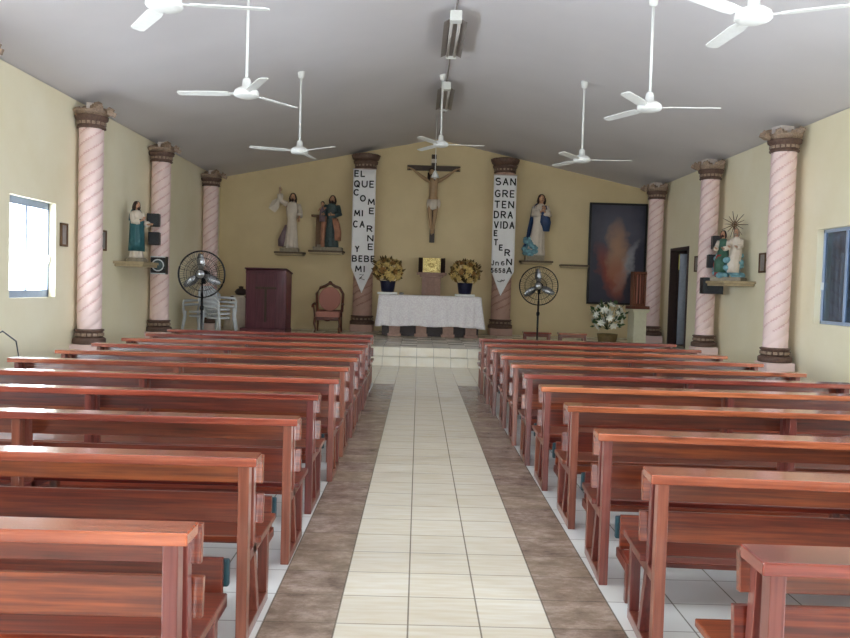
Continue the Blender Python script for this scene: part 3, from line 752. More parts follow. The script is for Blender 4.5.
# the child on the arm, and the post
c0 = Vector((-0.17*H, -0.10*H, 0.58*H)); h2 = 0.46
m = MB(); ch = (c0.x, c0.y, c0.z+0.33); m.ball(ch, (0.045, 0.05, 0.06), 14, 12, head_fn)
vs, fs = skinned([tuple(c0+Vector((0, 0, 0.10))), tuple(c0+Vector((0, 0, 0.22))), tuple(c0+Vector((0, 0, 0.29))), tuple(c0+Vector((-0.06, -0.02, 0.21))), tuple(c0+Vector((-0.10, -0.08, 0.14))), tuple(c0+Vector((0.06, -0.02, 0.21))), tuple(c0+Vector((0.10, -0.06, 0.24)))],
                 [(0, 1), (1, 2), (1, 3), (3, 4), (1, 5), (5, 6)], [0.05, 0.05, 0.02, 0.022, 0.014, 0.022, 0.014], 1, 1)
m.add(vs, fs, True); cf = m.build('child_figure', 'flesh', rt)
m = MB(); m.loft([(c0.z-0.12, c0.x, c0.y, 0.075, 0.07), (c0.z+0.05, c0.x, c0.y, 0.075, 0.08), (c0.z+0.18, c0.x, c0.y, 0.065, 0.06), (c0.z+0.26, c0.x, c0.y, 0.03, 0.03)], n=28, folds=7, amp=0.05); m.build('child_tunic', 'robegrey', cf)
m = MB(); m.ball((ch[0], ch[1]+0.012, ch[2]+0.018), (0.05, 0.052, 0.058), 14, 10); m.build('child_hair', 'hair', cf)
m = MB(); m.bb(-0.40, -0.26, -0.02, 0.12, 0.0, 0.78); m.bb(-0.52, -0.22, -0.04, 0.14, 0.78, 0.83); m.build('post', 'post', rt, bevel=0.008)
m = MB(); m.bb(-0.45, 0.30, -0.15, 0.16, -0.09, 0.0); m.box((-0.30, -0.10, 0.03), (0.1, 0.06, 0.06), (0, 0, 0.4)); m.build('base', 'stone', rt, bevel=0.01)
place(rt, -2.30, 20.72, 2.39+0.09, 0)

# D: figure in white gown with blue mantle
H = 1.47
rt = empty('statue', label='white gowned statue with blue mantle standing on a blue cloud', cat='statue')
hd = (0.105, -0.02, 0.93*H)
armsD = [((-0.02*H, 0, 0.80*H), (-0.06*H, -0.05*H, 0.66*H), (0.07*H, -0.13*H, 0.72*H), (0.4, -0.2, 0.9)), ((0.15*H, 0, 0.80*H), (0.20*H, -0.05*H, 0.66*H), (0.10*H, -0.13*H, 0.72*H), (-0.2, -0.2, 0.9))]
body_mesh(H, (0.095, 0, 0.85*H), hd, armsD).build('body', ['flesh', 'eye', 'red'], rt)
robe(H, 0.15, 0.11, lean=0.065, folds=12, sh=0.10).build('gown', 'robewhite', rt)
for a_ in armsD: sleeve(H, *a_[:3]).build('sleeve', 'robewhite', rt)
hair_mesh(H, hd, 1.0, False).build('hair', 'hair', rt)
m = MB(); m.loft([(0.10*H, -0.10*H, 0.02, 0.11*H, 0.10*H), (0.25*H, -0.06*H, 0.02, 0.10*H, 0.11*H), (0.45*H, -0.015*H, 0.02, 0.115*H, 0.11*H), (0.66*H, 0.03*H, 0.01, 0.12*H, 0.11*H), (0.80*H, 0.05*H, 0.0, 0.12*H, 0.105*H), (0.86*H, 0.06*H, 0.0, 0.06*H, 0.06*H)], n=40, folds=8, amp=0.05, a0=R(20), a1=R(215))
m.loft([(0.40*H, 0.16*H, -0.06, 0.05*H, 0.06*H), (0.55*H, 0.13*H, -0.06, 0.10*H, 0.09*H), (0.72*H, 0.115*H, -0.03, 0.075*H, 0.085*H), (0.82*H, 0.11*H, 0.0, 0.055*H, 0.08*H)], n=26, folds=6, amp=0.07)
m.build('mantle', 'blue', rt, solid=0.008)
m = MB()
for k in range(34):
    w = k*2.4; q = 0.4+0.6*((k*7) % 5)/5; lf = math.cos(w) < 0
    m.ball((-0.09+0.20*math.cos(w)*q, -0.03+0.12*math.sin(w), 0.03+(0.42 if lf else 0.2)*((k*3) % 7)/7), (0.075, 0.07, 0.06), 12, 8)
m.ball((-0.08, 0, 0.04), (0.24, 0.15, 0.08)); m.build('cloud', 'cloud', rt)
m = MB(); m.bb(-0.25, 0.20, -0.15, 0.15, -0.14, 0.0); m.build('base', 'stone', rt, bevel=0.01)
place(rt, 2.98, 20.70, 2.285+0.14, 0); rt.scale = (1.07, 1.0, 1.06)

# E: seated pair on clouds, right wall
rt = empty('statue', label='seated pair of white haired figures on pale blue clouds under a spiky halo', cat='statue')
for s, hm, cm in ((-1, 'hair', 'green'), (1, 'greyhair', 'robewhite')):
    ox = s*0.115; oz = 0.30 + (0.03 if s > 0 else 0)
    hd = (ox, -0.03, oz+0.50)
    ar = [((ox-0.08, 0, oz+0.36), (ox-0.11, -0.07, oz+0.24), (ox-0.07, -0.17, oz+0.22), (0, -1, 0.3)), ((ox+0.08, 0, oz+0.36), (ox+0.11, -0.07, oz+0.24), (ox+0.05, -0.17, oz+0.22), (0, -1, 0.3))]
    vb = body_mesh(0.80, (ox, 0, oz+0.43), hd, ar).build('seated_body', ['flesh', 'eye', 'red'], rt)
    m = MB(); m.loft([(0.10, ox, -0.14, 0.10, 0.07), (0.24, ox, -0.13, 0.105, 0.10), (oz+0.02, ox, -0.08, 0.11, 0.13), (oz+0.12, ox, 0.0, 0.10, 0.09), (oz+0.28, ox, 0, 0.09, 0.07), (oz+0.38, ox, 0, 0.08, 0.06), (oz+0.42, ox, 0, 0.03, 0.03)], n=36, folds=9, amp=0.05)
    m.build('robe', 'robewhite' if s > 0 else 'green', vb)
    for a_ in ar: sleeve(0.80, *a_[:3]).build('sleeve', 'robewhite', vb)
    hair_mesh(0.80, hd, 1.6, True).build('hair', 'greyhair' if s > 0 else 'hair', vb)
m = MB(); m.loft([(0.05, -0.16, -0.12, 0.06, 0.06), (0.25, -0.17, -0.12, 0.07, 0.07), (0.42, -0.15, -0.06, 0.05, 0.05)], n=20, folds=5, amp=0.08); m.build('red_cloak', 'red', rt)
m = MB()
for k in range(44):
    w = k*2.4; q = 0.5+0.5*((k*7) % 5)/5
    m.ball((0.24*math.cos(w)*q, -0.02+0.17*math.sin(w)*q, 0.05+0.42*((k*3) % 7)/7*(1 if math.sin(w) > -0.4 else 0.75)), (0.08, 0.075, 0.06), 12, 8)
m.build('cloud', 'cloud', rt)
m = MB(); m.ball((0.03, 0.12, 0.98), 0.025)
for k in range(14):
    w = R(-80)+k*R(360/14); L = 0.24 if k % 2 else 0.18
    m.tube([(0.03+0.03*math.cos(w), 0.12, 0.98+0.03*math.sin(w)), (0.03+L*math.cos(w), 0.12, 0.98+L*math.sin(w))], [0.010, 0.004], 6)
m.tube([(0.03, 0.12, 0.3), (0.03, 0.12, 0.98)], 0.009, 6)
m.build('halo_rays', 'post', rt)
m = MB(); m.bb(-0.27, 0.27, -0.19, 0.18, -0.05, 0.02); m.build('base', 'stone', rt, bevel=0.01)
place(rt, 5.58, 14.42, 1.80+0.05, R(-38))

# shelves
def shelf(x0, x1, y0, y1, z, label, dark=False, mat=None):
    cx, cy = (x0+x1)/2, (y0+y1)/2
    rt = empty('wall_shelf', (cx, cy, z), label=label, cat='shelf', group='shelves fixed to the walls')
    a, b = (x1-x0)/2, (y1-y0)/2
    m = MB(); m.bb(-a, a, -b, b, -0.045, 0.0); m.build('shelf_board', 'darkshelf' if dark else 'shelf', rt, bevel=0.006)
    m = MB(); m.bb(-a*0.93, a*0.93, -b*0.93, b*0.93, -0.09, -0.045); m.build('shelf_moulding', 'shelf', rt, bevel=0.01)
    return rt
shelf(XL, -4.72, 13.75, 14.55, 1.83, 'pale stone shelf under the teal mantled statue on the left wall')
shelf(5.34, XR, 14.02, 14.90, 1.80, 'pale stone shelf under the seated pair on the right wall')
shelf(-3.73, -2.98, 20.5, YB, 2.33, 'narrow shelf under the statue with raised arm', True)
shelf(-2.86, -1.96, 20.5, YB, 2.39, 'narrow shelf under the statue carrying a child', True)
shelf(2.60, 3.42, 20.5, YB, 2.285, 'narrow shelf under the blue mantled statue', True)
shelf(3.66, 4.40, 20.75, YB, 2.22, 'empty narrow shelf left of the large framed picture', True)

# crucifix
rt = empty('crucifix', (0.30, YB-0.06, 2.69), label='dark wooden crucifix with pale figure high on the back wall', cat='crucifix')
m = MB(); m.bb(-0.065, 0.065, -0.03, 0.05, 0, 2.28); m.build('upright', 'cross', rt, bevel=0.008)
m = MB(); m.bb(-0.69, 0.69, -0.04, 0.04, 1.86, 1.99); m.build('crossbeam', 'cross', rt, bevel=0.008)
V = [(0, -0.10, 1.05), (0, -0.10, 1.20), (0.01, -0.11, 1.42), (0, -0.12, 1.60), (-0.02, -0.14, 1.70),   # pelvis, waist, chest, neckbase, neck
     (-0.17, -0.11, 1.60), (-0.36, -0.10, 1.73), (-0.55, -0.07, 1.88), (-0.62, -0.07, 1.91),
     (0.17, -0.11, 1.60), (0.36, -0.10, 1.73), (0.55, -0.07, 1.88), (0.62, -0.07, 1.91),
     (-0.08, -0.10, 1.0), (-0.07, -0.20, 0.68), (-0.02, -0.10, 0.32), (-0.01, -0.15, 0.20),
     (0.08, -0.10, 1.0), (0.06, -0.20, 0.68), (0.02, -0.10, 0.32), (0.02, -0.17, 0.22)]
E = [(0, 1), (1, 2), (2, 3), (3, 4), (3, 5), (5, 6), (6, 7), (7, 8), (3, 9), (9, 10), (10, 11), (11, 12), (0, 13), (13, 14), (14, 15), (15, 16), (0, 17), (17, 18), (18, 19), (19, 20)]
RD = [0.11, 0.10, 0.125, 0.09, 0.045, 0.055, 0.042, 0.026, 0.026, 0.055, 0.042, 0.026, 0.026, 0.085, 0.06, 0.035, 0.03, 0.085, 0.06, 0.035, 0.03]
vs, fs = skinned(V, E, RD, 0, 1)
m = MB(); m.add(vs, fs, True); m.ball((-0.05, -0.19, 1.78), (0.072, 0.082, 0.10), 18, 14, head_fn)
for s in (-1, 1):
    for k in range(5):
        m.tube([(s*0.62, -0.08, 1.91), (s*(0.66+0.01*(2-abs(k-2))), -0.10, 1.90+(k-2)*0.014), (s*0.68, -0.13, 1.90+(k-2)*0.012)], [0.009, 0.008, 0.006], 6)
m.build('figure', 'paleflesh', rt)
m = MB(); m.loft([(0.84, 0.0, -0.12, 0.13, 0.10), (0.98, 0.0, -0.11, 0.16, 0.125), (1.10, 0, -0.10, 0.145, 0.115)], n=36, folds=7, amp=0.07); m.ball((0.15, -0.13, 1.0), (0.05, 0.05, 0.12)); m.build('loincloth', 'robewhite', rt)
m = MB(); m.ball((-0.05, -0.15, 1.82), (0.085, 0.085, 0.10), 16, 10); m.tube([(-0.12, -0.16, 1.78), (-0.13, -0.18, 1.66), (-0.11, -0.2, 1.58)], [0.04, 0.035, 0.01]); m.tube([(0.02, -0.16, 1.78), (0.03, -0.18, 1.66), (0.02, -0.2, 1.58)], [0.04, 0.035, 0.01]); m.ball((-0.05, -0.25, 1.70), (0.04, 0.03, 0.045)); m.build('hair', 'hair', rt)
m = MB(); m.bb(-0.07, 0.07, -0.055, -0.035, 2.06, 2.16); m.build('title_plaque', 'robewhite', rt)

# ------------------------------------------------------------------ banners
def arc(cx, cy, rx, ry, a0, a1, n=14):
    return [(cx+rx*math.cos(R(a0+(a1-a0)*i/n)), cy+ry*math.sin(R(a0+(a1-a0)*i/n))) for i in range(n+1)]
STROKES = {
 'E': [[(1, 1), (0, 1), (0, 0), (1, 0)], [(0, .52), (.85, .52)]], 'L': [[(0, 1), (0, 0), (1, 0)]],
 'Q': [arc(.5, .5, .5, .5, 0, 360, 20), [(.55, .3), (1, -.06)]], 'O': [arc(.5, .5, .5, .5, 0, 360, 20)],
 'U': [[(0, 1), (0, .4)] + arc(.5, .4, .5, .4, 180, 360) + [(1, 1)]], 'C': [arc(.55, .5, .55, .5, 50, 310)],
 'M': [[(0, 0), (.1, 1), (.5, .25), (.9, 1), (1, 0)]], 'I': [[(.5, 0), (.5, 1)]], 'A': [[(0, 0), (.5, 1), (1, 0)], [(.2, .36), (.8, .36)]],
 'R': [[(0, 0), (0, 1), (.5, 1)] + arc(.5, .75, .45, .25, 90, -90) + [(0, .5)], [(.45, .5), (1, 0)]],
 'N': [[(0, 0), (0, 1), (1, 0), (1, 1)]], 'Y': [[(0, 1), (.5, .5), (1, 1)], [(.5, .5), (.5, 0)]],
 'B': [[(0, 0), (0, 1), (.5, 1)] + arc(.5, .76, .4, .24, 90, -90) + [(0, .52)], [(.5, .52)] + arc(.5, .26, .5, .26, 90, -90) + [(0, 0)]],
 'S': [arc(.5, .76, .48, .24, 40, 270) + arc(.5, .26, .5, .26, 90, -140)], 'G': [arc(.55, .5, .55, .5, 50, 320) + [(.98, .45), (.6, .45)]],
 'T': [[(0, 1), (1, 1)], [(.5, 1), (.5, 0)]], 'D': [[(0, 0), (0, 1), (.4, 1)] + arc(.4, .5, .6, .5, 90, -90) + [(0, 0)]],
 'V': [[(0, 1), (.5, 0), (1, 1)]], 'J': [[(.8, 1), (.8, .3)] + arc(.4, .3, .4, .3, 0, -170)],
 'n': [[(0, 0), (0, .7)], [(0, .45)] + arc(.45, .4, .45, .3, 150, 0) + [(.9, 0)]],
 '6': [[(.85, 1)] + arc(.5, .5, .5, .5, 110, 180, 6) + arc(.5, .3, .48, .3, 180, -180, 18)],
 '5': [[(.9, 1), (.1, 1), (.05, .55)] + arc(.45, .32, .5, .32, 120, -150)], '8': [arc(.5, .75, .38, .25, 0, 360), arc(.5, .26, .48, .26, 0, 360)]}
WID = {'I': 0.25, 'M': 1.15, 'J': 0.8, 'E': 0.8, 'L': 0.8}
def glyph(txt, x, z, w, h, parent):
    gap = 0.28; tot = sum(WID.get(q, 1.0) for q in txt) + gap*(len(txt)-1); u = w/tot; m = MB(); cx = x
    r = 0.0155 if h > 0.14 else 0.011
    for q in txt:
        cw = WID.get(q, 1.0)*u
        for st in STROKES[q]:
            pts = [(cx + r + px*(cw-2*r), z + r + pz*(h-2*r)) for px, pz in st]
            for p, q2 in zip(pts, pts[1:]):
                dx, dz = q2[0]-p[0], q2[1]-p[1]; L = math.hypot(dx, dz)
                m.box(((p[0]+q2[0])/2, -0.014, (p[1]+q2[1])/2), (L+1.1*r, 0.005, 2*r), (0, -math.atan2(dz, dx), 0))
        cx += cw + gap*u
    q = m.build('lettering', 'ink', parent)
    return q
def banner(x, xa, xb, ztop, zside, ztip, label, rows, mark):
    rt = empty('banner', (x, 20.40, ztip), label=label, cat='banner', group='lettered banners on the thick columns')
    m = MB(); n = 10; vs = []
    a, b = xa-x, xb-x
    rowsz = [ztop-ztip - (ztop-zside)*i/12 for i in range(13)] + [(zside-ztip)*(1-i/6) for i in range(1, 7)]
    for i, z in enumerate(rowsz):
        f = 1.0 if i <= 12 else max(0.003, z/(zside-ztip))
        for k in range(n+1):
            u = k/n; xx = (a+(b-a)*u)*f
            vs.append((xx, 0.004*math.sin(z*3+u*4), z))
    fs = [(i*(n+1)+k, i*(n+1)+k+1, (i+1)*(n+1)+k+1, (i+1)*(n+1)+k) for i in range(len(rowsz)-1) for k in range(n)]
    m.add(vs, fs, True); m.build('cloth', 'bannercloth', rt, solid=0.006)
    m = MB(); m.tube([(a-0.02, 0, ztop-ztip), (b+0.02, 0, ztop-ztip)], 0.012, 8); m.build('hanging_rod', 'plaster', rt)
    for t in rows: glyph(t[0], t[1]-x, t[2]-ztip, t[3], t[4], rt)
    m = MB()
    for p in mark: m.tube([(q[0]-x, -0.016, q[1]-ztip) for q in p], 0.008, 6)
    m.build('small_emblem', 'ink', rt)
banner(-1.462, -1.743, -1.167, 4.467, 1.977, 1.327, 'white lettered banner left of the crucifix, beginning EL QUE COME', [('EL', -1.715, 4.263, 0.276, 0.168), ('QUE', -1.719, 3.998, 0.51, 0.18), ('C', -1.725, 3.788, 0.144, 0.168), ('O', -1.559, 3.643, 0.15, 0.168), ('M', -1.358, 3.558, 0.18, 0.168), ('E', -1.322, 3.331, 0.132, 0.168), ('MI', -1.698, 3.266, 0.228, 0.168), ('CA', -1.72, 2.983, 0.3, 0.18), ('R', -1.369, 2.879, 0.15, 0.168), ('N', -1.35, 2.64, 0.162, 0.168), ('E', -1.331, 2.424, 0.138, 0.168), ('Y', -1.654, 2.361, 0.114, 0.168), ('BEBE', -1.725, 2.118, 0.582, 0.168), ('MI', -1.639, 1.857, 0.252, 0.168)], [[(-1.523, 1.794), (-1.415, 1.797), (-1.521, 1.704), (-1.388, 1.666)], [(-1.532, 1.674), (-1.462, 1.736)]])
banner(2.083, 1.824, 2.406, 4.421, 1.978, 1.360, 'white lettered banner right of the crucifix, beginning SAN GRE', [('SAN', 1.861, 4.158, 0.521, 0.191), ('GRE', 1.853, 3.855, 0.504, 0.191), ('TEN', 1.85, 3.58, 0.504, 0.191), ('DRA', 1.846, 3.322, 0.488, 0.191), ('VIDA', 1.854, 3.064, 0.527, 0.191), ('E', 1.859, 2.868, 0.101, 0.157), ('T', 1.866, 2.632, 0.112, 0.168), ('E', 2.004, 2.507, 0.101, 0.157), ('R', 2.149, 2.371, 0.146, 0.179), ('N', 2.2, 2.137, 0.151, 0.179), ('Jn', 1.825, 2.126, 0.196, 0.135), ('6', 2.071, 2.133, 0.09, 0.112), ('A', 2.206, 1.924, 0.151, 0.179), ('5658', 1.813, 1.941, 0.375, 0.123)], [[(1.987, 1.738), (2.061, 1.712), (2.138, 1.754), (2.183, 1.766)], [(2.061, 1.712), (2.093, 1.769), (2.15, 1.732)]])

# ------------------------------------------------------------------ altar
TX, TY, TZ = 0.27, 19.35, 1.326
rt = empty('altar_table', (TX, TY, PF), label='altar table on rose stone pedestals in the middle of the platform', cat='altar')
m = MB(); m.bb(-1.18, 1.18, -0.42, 0.42, 0.90, 0.975); m.build('altar_top', 'rosestone', rt, bevel=0.01)
for x in (-0.83, -0.19, 0.45, 1.0):
    m = MB(); m.bb(x-0.13, x+0.13, -0.30, 0.30, 0, 0.90); m.bb(x-0.16, x+0.16, -0.33, 0.33, 0, 0.07); m.bb(x-0.16, x+0.16, -0.33, 0.33, 0.84, 0.9); m.build('pedestal', 'rosestone', rt, bevel=0.008)
m = MB(); m.bb(-1.05, 1.1, -0.02, 0.24, 0.0, 0.9); m.build('gap_shade_panel', 'darkpanel', rt)  # dark panel added to paint the shadowed gaps between the pedestals
for x in (-1.11, 1.14):
    m = MB(); m.bb(x-0.02-0.1*(x > 0), x+0.02+0.1*(x < 0)+0.02, -0.26, 0.26, 0.02, 0.9); m.build('end_panel', 'darkpanel', rt)
# cloth
m = MB(); per = []
def rr(a, b, r, n=9):
    pts = []
    for (cx, cy, w0) in ((a-r, b-r, 0), (-a+r, b-r, 90), (-a+r, -b+r, 180), (a-r, -b+r, 270)):
        for i in range(n): w = R(w0+90*i/(n-1)); pts.append((cx+r*math.cos(w), cy+r*math.sin(w), w))
    out = []
    for i in range(len(pts)):
        p, q = pts[i], pts[(i+1) % len(pts)]; d = math.hypot(p[0]-q[0], p[1]-q[1]); k = max(1, int(d/0.035))
        for j in range(k): out.append((p[0]+(q[0]-p[0])*j/k, p[1]+(q[1]-p[1])*j/k))
    return out
per = rr(1.215, 0.45, 0.05); n = len(per); vs = []
levels = [(0.0, 0.985), (0.5, 0.985), (0.97, 0.985), (1.0, 0.978)] + [(1.0, 0.978-0.06*i-0.0) for i in range(1, 13)]
for li, (sc_, z) in enumerate(levels):
    for k, (x, y) in enumerate(per):
        if li < 4: vs.append((x*sc_, y*sc_, z))
        else:
            t = (li-3)/12; s = k*0.035
            d = t*(0.05+0.022*math.sin(s*13)+0.016*math.sin(s*29+1)+0.008*math.sin(s*61))
            cornr = max(0, abs(x)-1.10)/0.115*max(0, abs(y)-0.36)/0.09
            L = math.hypot(x/1.215, y/0.45)+1e-6
            dx = (1 if abs(y) < 0.43 or abs(x) > 1.17 else 0)*(1 if x > 0 else -1); dy = (1 if abs(x) < 1.19 or abs(y) > 0.41 else 0)*(1 if y > 0 else -1)
            vs.append((x+dx*d*(1+cornr), y+dy*d*(1+cornr), z-0.05*cornr*t+0.012*math.sin(s*7)*t))
fs = [(i*n+k, i*n+(k+1) % n, (i+1)*n+(k+1) % n, (i+1)*n+k) for i in range(len(levels)-1) for k in range(n)]
m.add(vs, fs, True)
o = m.build('altar_cloth', 'lace', solid=0.006, loc=(TX, TY, PF)); tag(o, 'long white lace cloth draped over the altar', 'tablecloth')

# poinsettia style arrangements
def blossom_mesh(mat, r=0.075, petals=7):
    m = MB()
    for ring, (n, L, up) in enumerate(((petals, r, 0.25), (petals-2, r*0.62, 0.6))):
        for k in range(n):
            w = 2*PI*k/n + ring*0.4; c, s = math.cos(w), math.sin(w)
            P = lambda a, b, z: (a*c-b*s, a*s+b*c, z)
            h = L*up
            m.add([P(0, 0, 0.0), P(L*0.5, L*0.24, h*0.5), P(L, 0, h*0.8), P(L*0.5, -L*0.24, h*0.5), P(L*0.5, 0, h*0.35)], [(0, 4, 1), (1, 4, 2), (2, 4, 3), (3, 4, 0)], True)
    m.ball((0, 0, 0.012), 0.014, 8, 5)
    return m
def bouquet(loc, label, cat_, pot, flowers, mats, leafmat, rx, rz, cz, nb, rsize=0.075, seed=1):
    rg = random.Random(seed)
    rt = empty('flower_arrangement', loc, label=label, cat='flowers')
    pot(rt)
    m = MB()
    for k in range(90):
        w = rg.uniform(0, 2*PI); ph = math.acos(rg.uniform(-0.75, 1)); q = rg.uniform(0.6, 1.08)
        p = Vector((rx*q*math.sin(ph)*math.cos(w), rx*q*math.sin(ph)*math.sin(w), cz+rz*q*math.cos(ph)))
        d = (p-Vector((0, 0, cz-0.15))).normalized(); t = d.cross(Vector((rg.uniform(-1, 1), rg.uniform(-1, 1), 0.3))).normalized(); L = rg.uniform(0.10, 0.16)
        mid = p+d*L*0.5; nn = d.cross(t)
        m.add([p, mid+t*L*0.25, p+d*L, mid-t*L*0.25, mid+nn*L*0.06], [(0, 4, 1), (1, 4, 2), (2, 4, 3), (3, 4, 0)])
        if k % 3 == 0: m.tube([(0, 0, cz-rz*0.9), p], 0.004, 5)
    m.build('foliage', leafmat, rt)
    protos = [blossom_mesh(x, rsize) for x in mats]; meshes = []
    for k in range(nb):
        g = (k+0.5)/nb; ph = math.acos(1-1.72*g); w = k*2.39996
        d = Vector((math.sin(ph)*math.cos(w), math.sin(ph)*math.sin(w), math.cos(ph)))
        p = Vector((rx*d.x, rx*d.y, cz+rz*d.z))*1.0
        i = k % len(mats)
        if len(meshes) <= i:
            o = protos[i].build('blossom', mats[i], rt); meshes.append(o)
        else:
            o = meshes[i].copy(); COL.objects.link(o); o.parent = rt
        o.location = p; o.rotation_mode = 'QUATERNION'
        o.rotation_quaternion = (d+Vector((rg.uniform(-.3, .3), rg.uniform(-.3, .3), 0.1))).to_track_quat('Z', 'Y')
        s = rg.uniform(0.8, 1.25); o.scale = (s, s, s)
    return rt
def altar_pot(rt):
    m = MB(); m.lathe([(0.10, 0.0), (0.15, 0.01), (0.17, 0.14), (0.185, 0.25), (0.19, 0.27), (0.165, 0.27), (0.15, 0.24)], n=30); m.build('pot', 'potblue', rt)
for x, y, lb, sd in ((-0.755, 19.35, 'golden flowers in a dark blue pot on the left end of the altar', 3), (1.11, 19.35, 'golden flowers in a dark blue pot on the right end of the altar', 5)):
    m = MB(); m.bb(-0.235, 0.235, -0.2, 0.2, 0, 0.05)
    o = m.build('flower_stand', 'white', loc=(x, y, TZ+0.006), bevel=0.01); tag(o, 'low white stand under the %s golden flower pot on the altar' % ('left' if x < 0 else 'right'), 'stand', 'white stands on the altar')
    o = bouquet((x, y, TZ+0.057), lb, 'flowers', altar_pot, None, ['bloom', 'bloomdark', 'bloom'], 'leafbrown', 0.33, 0.28, 0.52, 48, 0.105, sd)
    o['group'] = 'golden arrangements on the altar'

# tabernacle on its pillar behind the altar
rt = empty('tabernacle_stand', (0.31, 20.45, PF), label='rose stone pillar and shelf carrying the gold tabernacle', cat='stand')
m = MB()
for s in (-1, 1): m.bb(s*0.16-0.08, s*0.16+0.08, -0.10, 0.10, 0, 1.50)
m.bb(-0.10, 0.10, -0.05, 0.08, 0, 1.5); m.build('pillar', 'rosestone', rt, bevel=0.008)
m = MB(); m.bb(-0.38, 0.38, -0.2, 0.2, 1.50, 1.56); m.bb(-0.30, 0.30, -0.16, 0.16, 1.44, 1.50); m.build('shelf_board', 'rosestone', rt, bevel=0.008)
rt = empty('tabernacle', (0.31, 20.45, PF+1.56), label='gold embossed tabernacle with open dark doors', cat='tabernacle')
m = MB(); m.bb(-0.225, 0.225, -0.12, 0.16, 0, 0.37); m.build('casket', 'gold', rt, bevel=0.01)
m = MB(); m.cur = 0
m.ball((0, -0.125, 0.185), (0.09, 0.02, 0.06), 16, 8); m.tube([(-0.19, -0.125, 0.04), (0.19, -0.125, 0.04), (0.19, -0.125, 0.33), (-0.19, -0.125, 0.33), (-0.19, -0.125, 0.04)], 0.008, 6)
for s in (-1, 1):
    for q in (-1, 1): m.ball((s*0.14, -0.125, 0.185+q*0.10), (0.03, 0.012, 0.025), 10, 6)
m.build('relief', 'gold', rt)
for s in (-1, 1):
    m = MB(); m.box((s*0.285, -0.13, 0.185), (0.15, 0.02, 0.37), (0, 0, -s*0.9)); m.build('door', 'darkpanel', rt, bevel=0.003)
m = MB(); m.lathe([(0.05, 0), (0.06, 0.03), (0.045, 0.05), (0.0, 0.055)], n=16); o = m.build('bowl', 'steel', loc=(-0.42, 19.25, TZ+0.006)); tag(o, 'small metal bowl on the altar cloth beside the left flowers', 'bowl')

# sede chair
rt = empty('armchair', (-2.23, 19.9, PF), label='carved wooden armchair with pointed back and rose upholstery', cat='armchair')
m = MB(); out = [(-0.31, 0.50), (-0.33, 0.95), (-0.24, 1.10), (-0.12, 1.14), (0, 1.22), (0.12, 1.14), (0.24, 1.10), (0.33, 0.95), (0.31, 0.50)]
m.tube([(x, 0.24, z) for x, z in out], 0.035, 8); m.tube([(-0.31, 0.24, 0.52), (0.31, 0.24, 0.52)], 0.03, 8)
m.ball((0, 0.24, 1.22), (0.05, 0.04, 0.05)); m.build('back_frame', 'chairwood', rt)
m = MB(); pts = [(0.275*math.cos(w), 0.82+0.30*math.sin(w)) for w in [2*PI*k/28 for k in range(28)]]
m.prism([(x, z) for x, z in pts], 1, 0.20, 0.27); m.build('back_cushion', 'upholstery', rt, bevel=0.015)
m = MB(); m.bb(-0.29, 0.29, -0.29, 0.22, 0.37, 0.52); m.build('seat_cushion', 'upholstery', rt, bevel=0.03)
m = MB(); m.bb(-0.31, 0.31, -0.29, -0.25, 0.30, 0.38); m.bb(-0.31, 0.31, 0.2, 0.24, 0.30, 0.38); m.bb(-0.31, -0.27, -0.29, 0.24, 0.30, 0.38); m.bb(0.27, 0.31, -0.29, 0.24, 0.30, 0.38); m.ball((0, -0.29, 0.33), (0.1, 0.02, 0.05)); m.build('seat_rail', 'chairwood', rt, bevel=0.005)
for s in (-1, 1):
    m = MB(); m.tube([(s*0.34, 0.24, 0.68), (s*0.36, 0.0, 0.70), (s*0.36, -0.24, 0.67), (s*0.36, -0.30, 0.63)], [0.025, 0.03, 0.035, 0.03], 8); m.tube([(s*0.35, -0.22, 0.66), (s*0.33, -0.18, 0.5), (s*0.31, -0.24, 0.36)], 0.022, 8); m.build('armrest', 'chairwood', rt)
    m = MB(); m.tube([(s*0.29, -0.27, 0.38), (s*0.31, -0.29, 0.22), (s*0.28, -0.28, 0.08), (s*0.30, -0.31, 0.0)], [0.035, 0.03, 0.022, 0.03], 8); m.build('leg', 'chairwood', rt)
    m = MB(); m.tube([(s*0.29, 0.23, 0.52), (s*0.29, 0.23, 0.3), (s*0.30, 0.28, 0.0)], [0.03, 0.028, 0.022], 8); m.build('leg', 'chairwood', rt)

# tall purple brown cabinet-like lectern with cross
rt = empty('lectern', (-3.41, 18.25, PF), R(-4), label='tall purple brown wooden lectern with a recessed cross on its front', cat='lectern')
m = MB(); m.prism([(-0.28, 0.16), (0.26, 0.16), (0.26, 1.40), (-0.28, 1.47)], 0, -0.46, 0.46); m.build('body', 'purplewood', rt, bevel=0.008)
m = MB(); m.bb(-0.56, 0.47, -0.36, 0.28, 0.0, 0.16); m.build('base', 'purplewood', rt, bevel=0.01)
m = MB()
for x in (-0.44, -0.22, 0.22, 0.43): m.bb(x-0.012, x+0.012, -0.295, -0.278, 0.18, 1.43)
m.bb(-0.46, 0.46, -0.30, -0.278, 1.39, 1.44); m.build('raised_strip', 'purplewood', rt, bevel=0.003)
m = MB(); m.bb(-0.025, 0.025, -0.30, -0.279, 0.30, 1.08); m.bb(-0.24, 0.24, -0.30, -0.279, 1.04, 1.09); m.build('cross', 'cross', rt, bevel=0.003)
m = MB(); m.box((0.0, -0.02, 1.455), (0.96, 0.62, 0.03), (R(-8.5), 0, 0)); m.build('top_board', 'purplewood', rt, bevel=0.006)
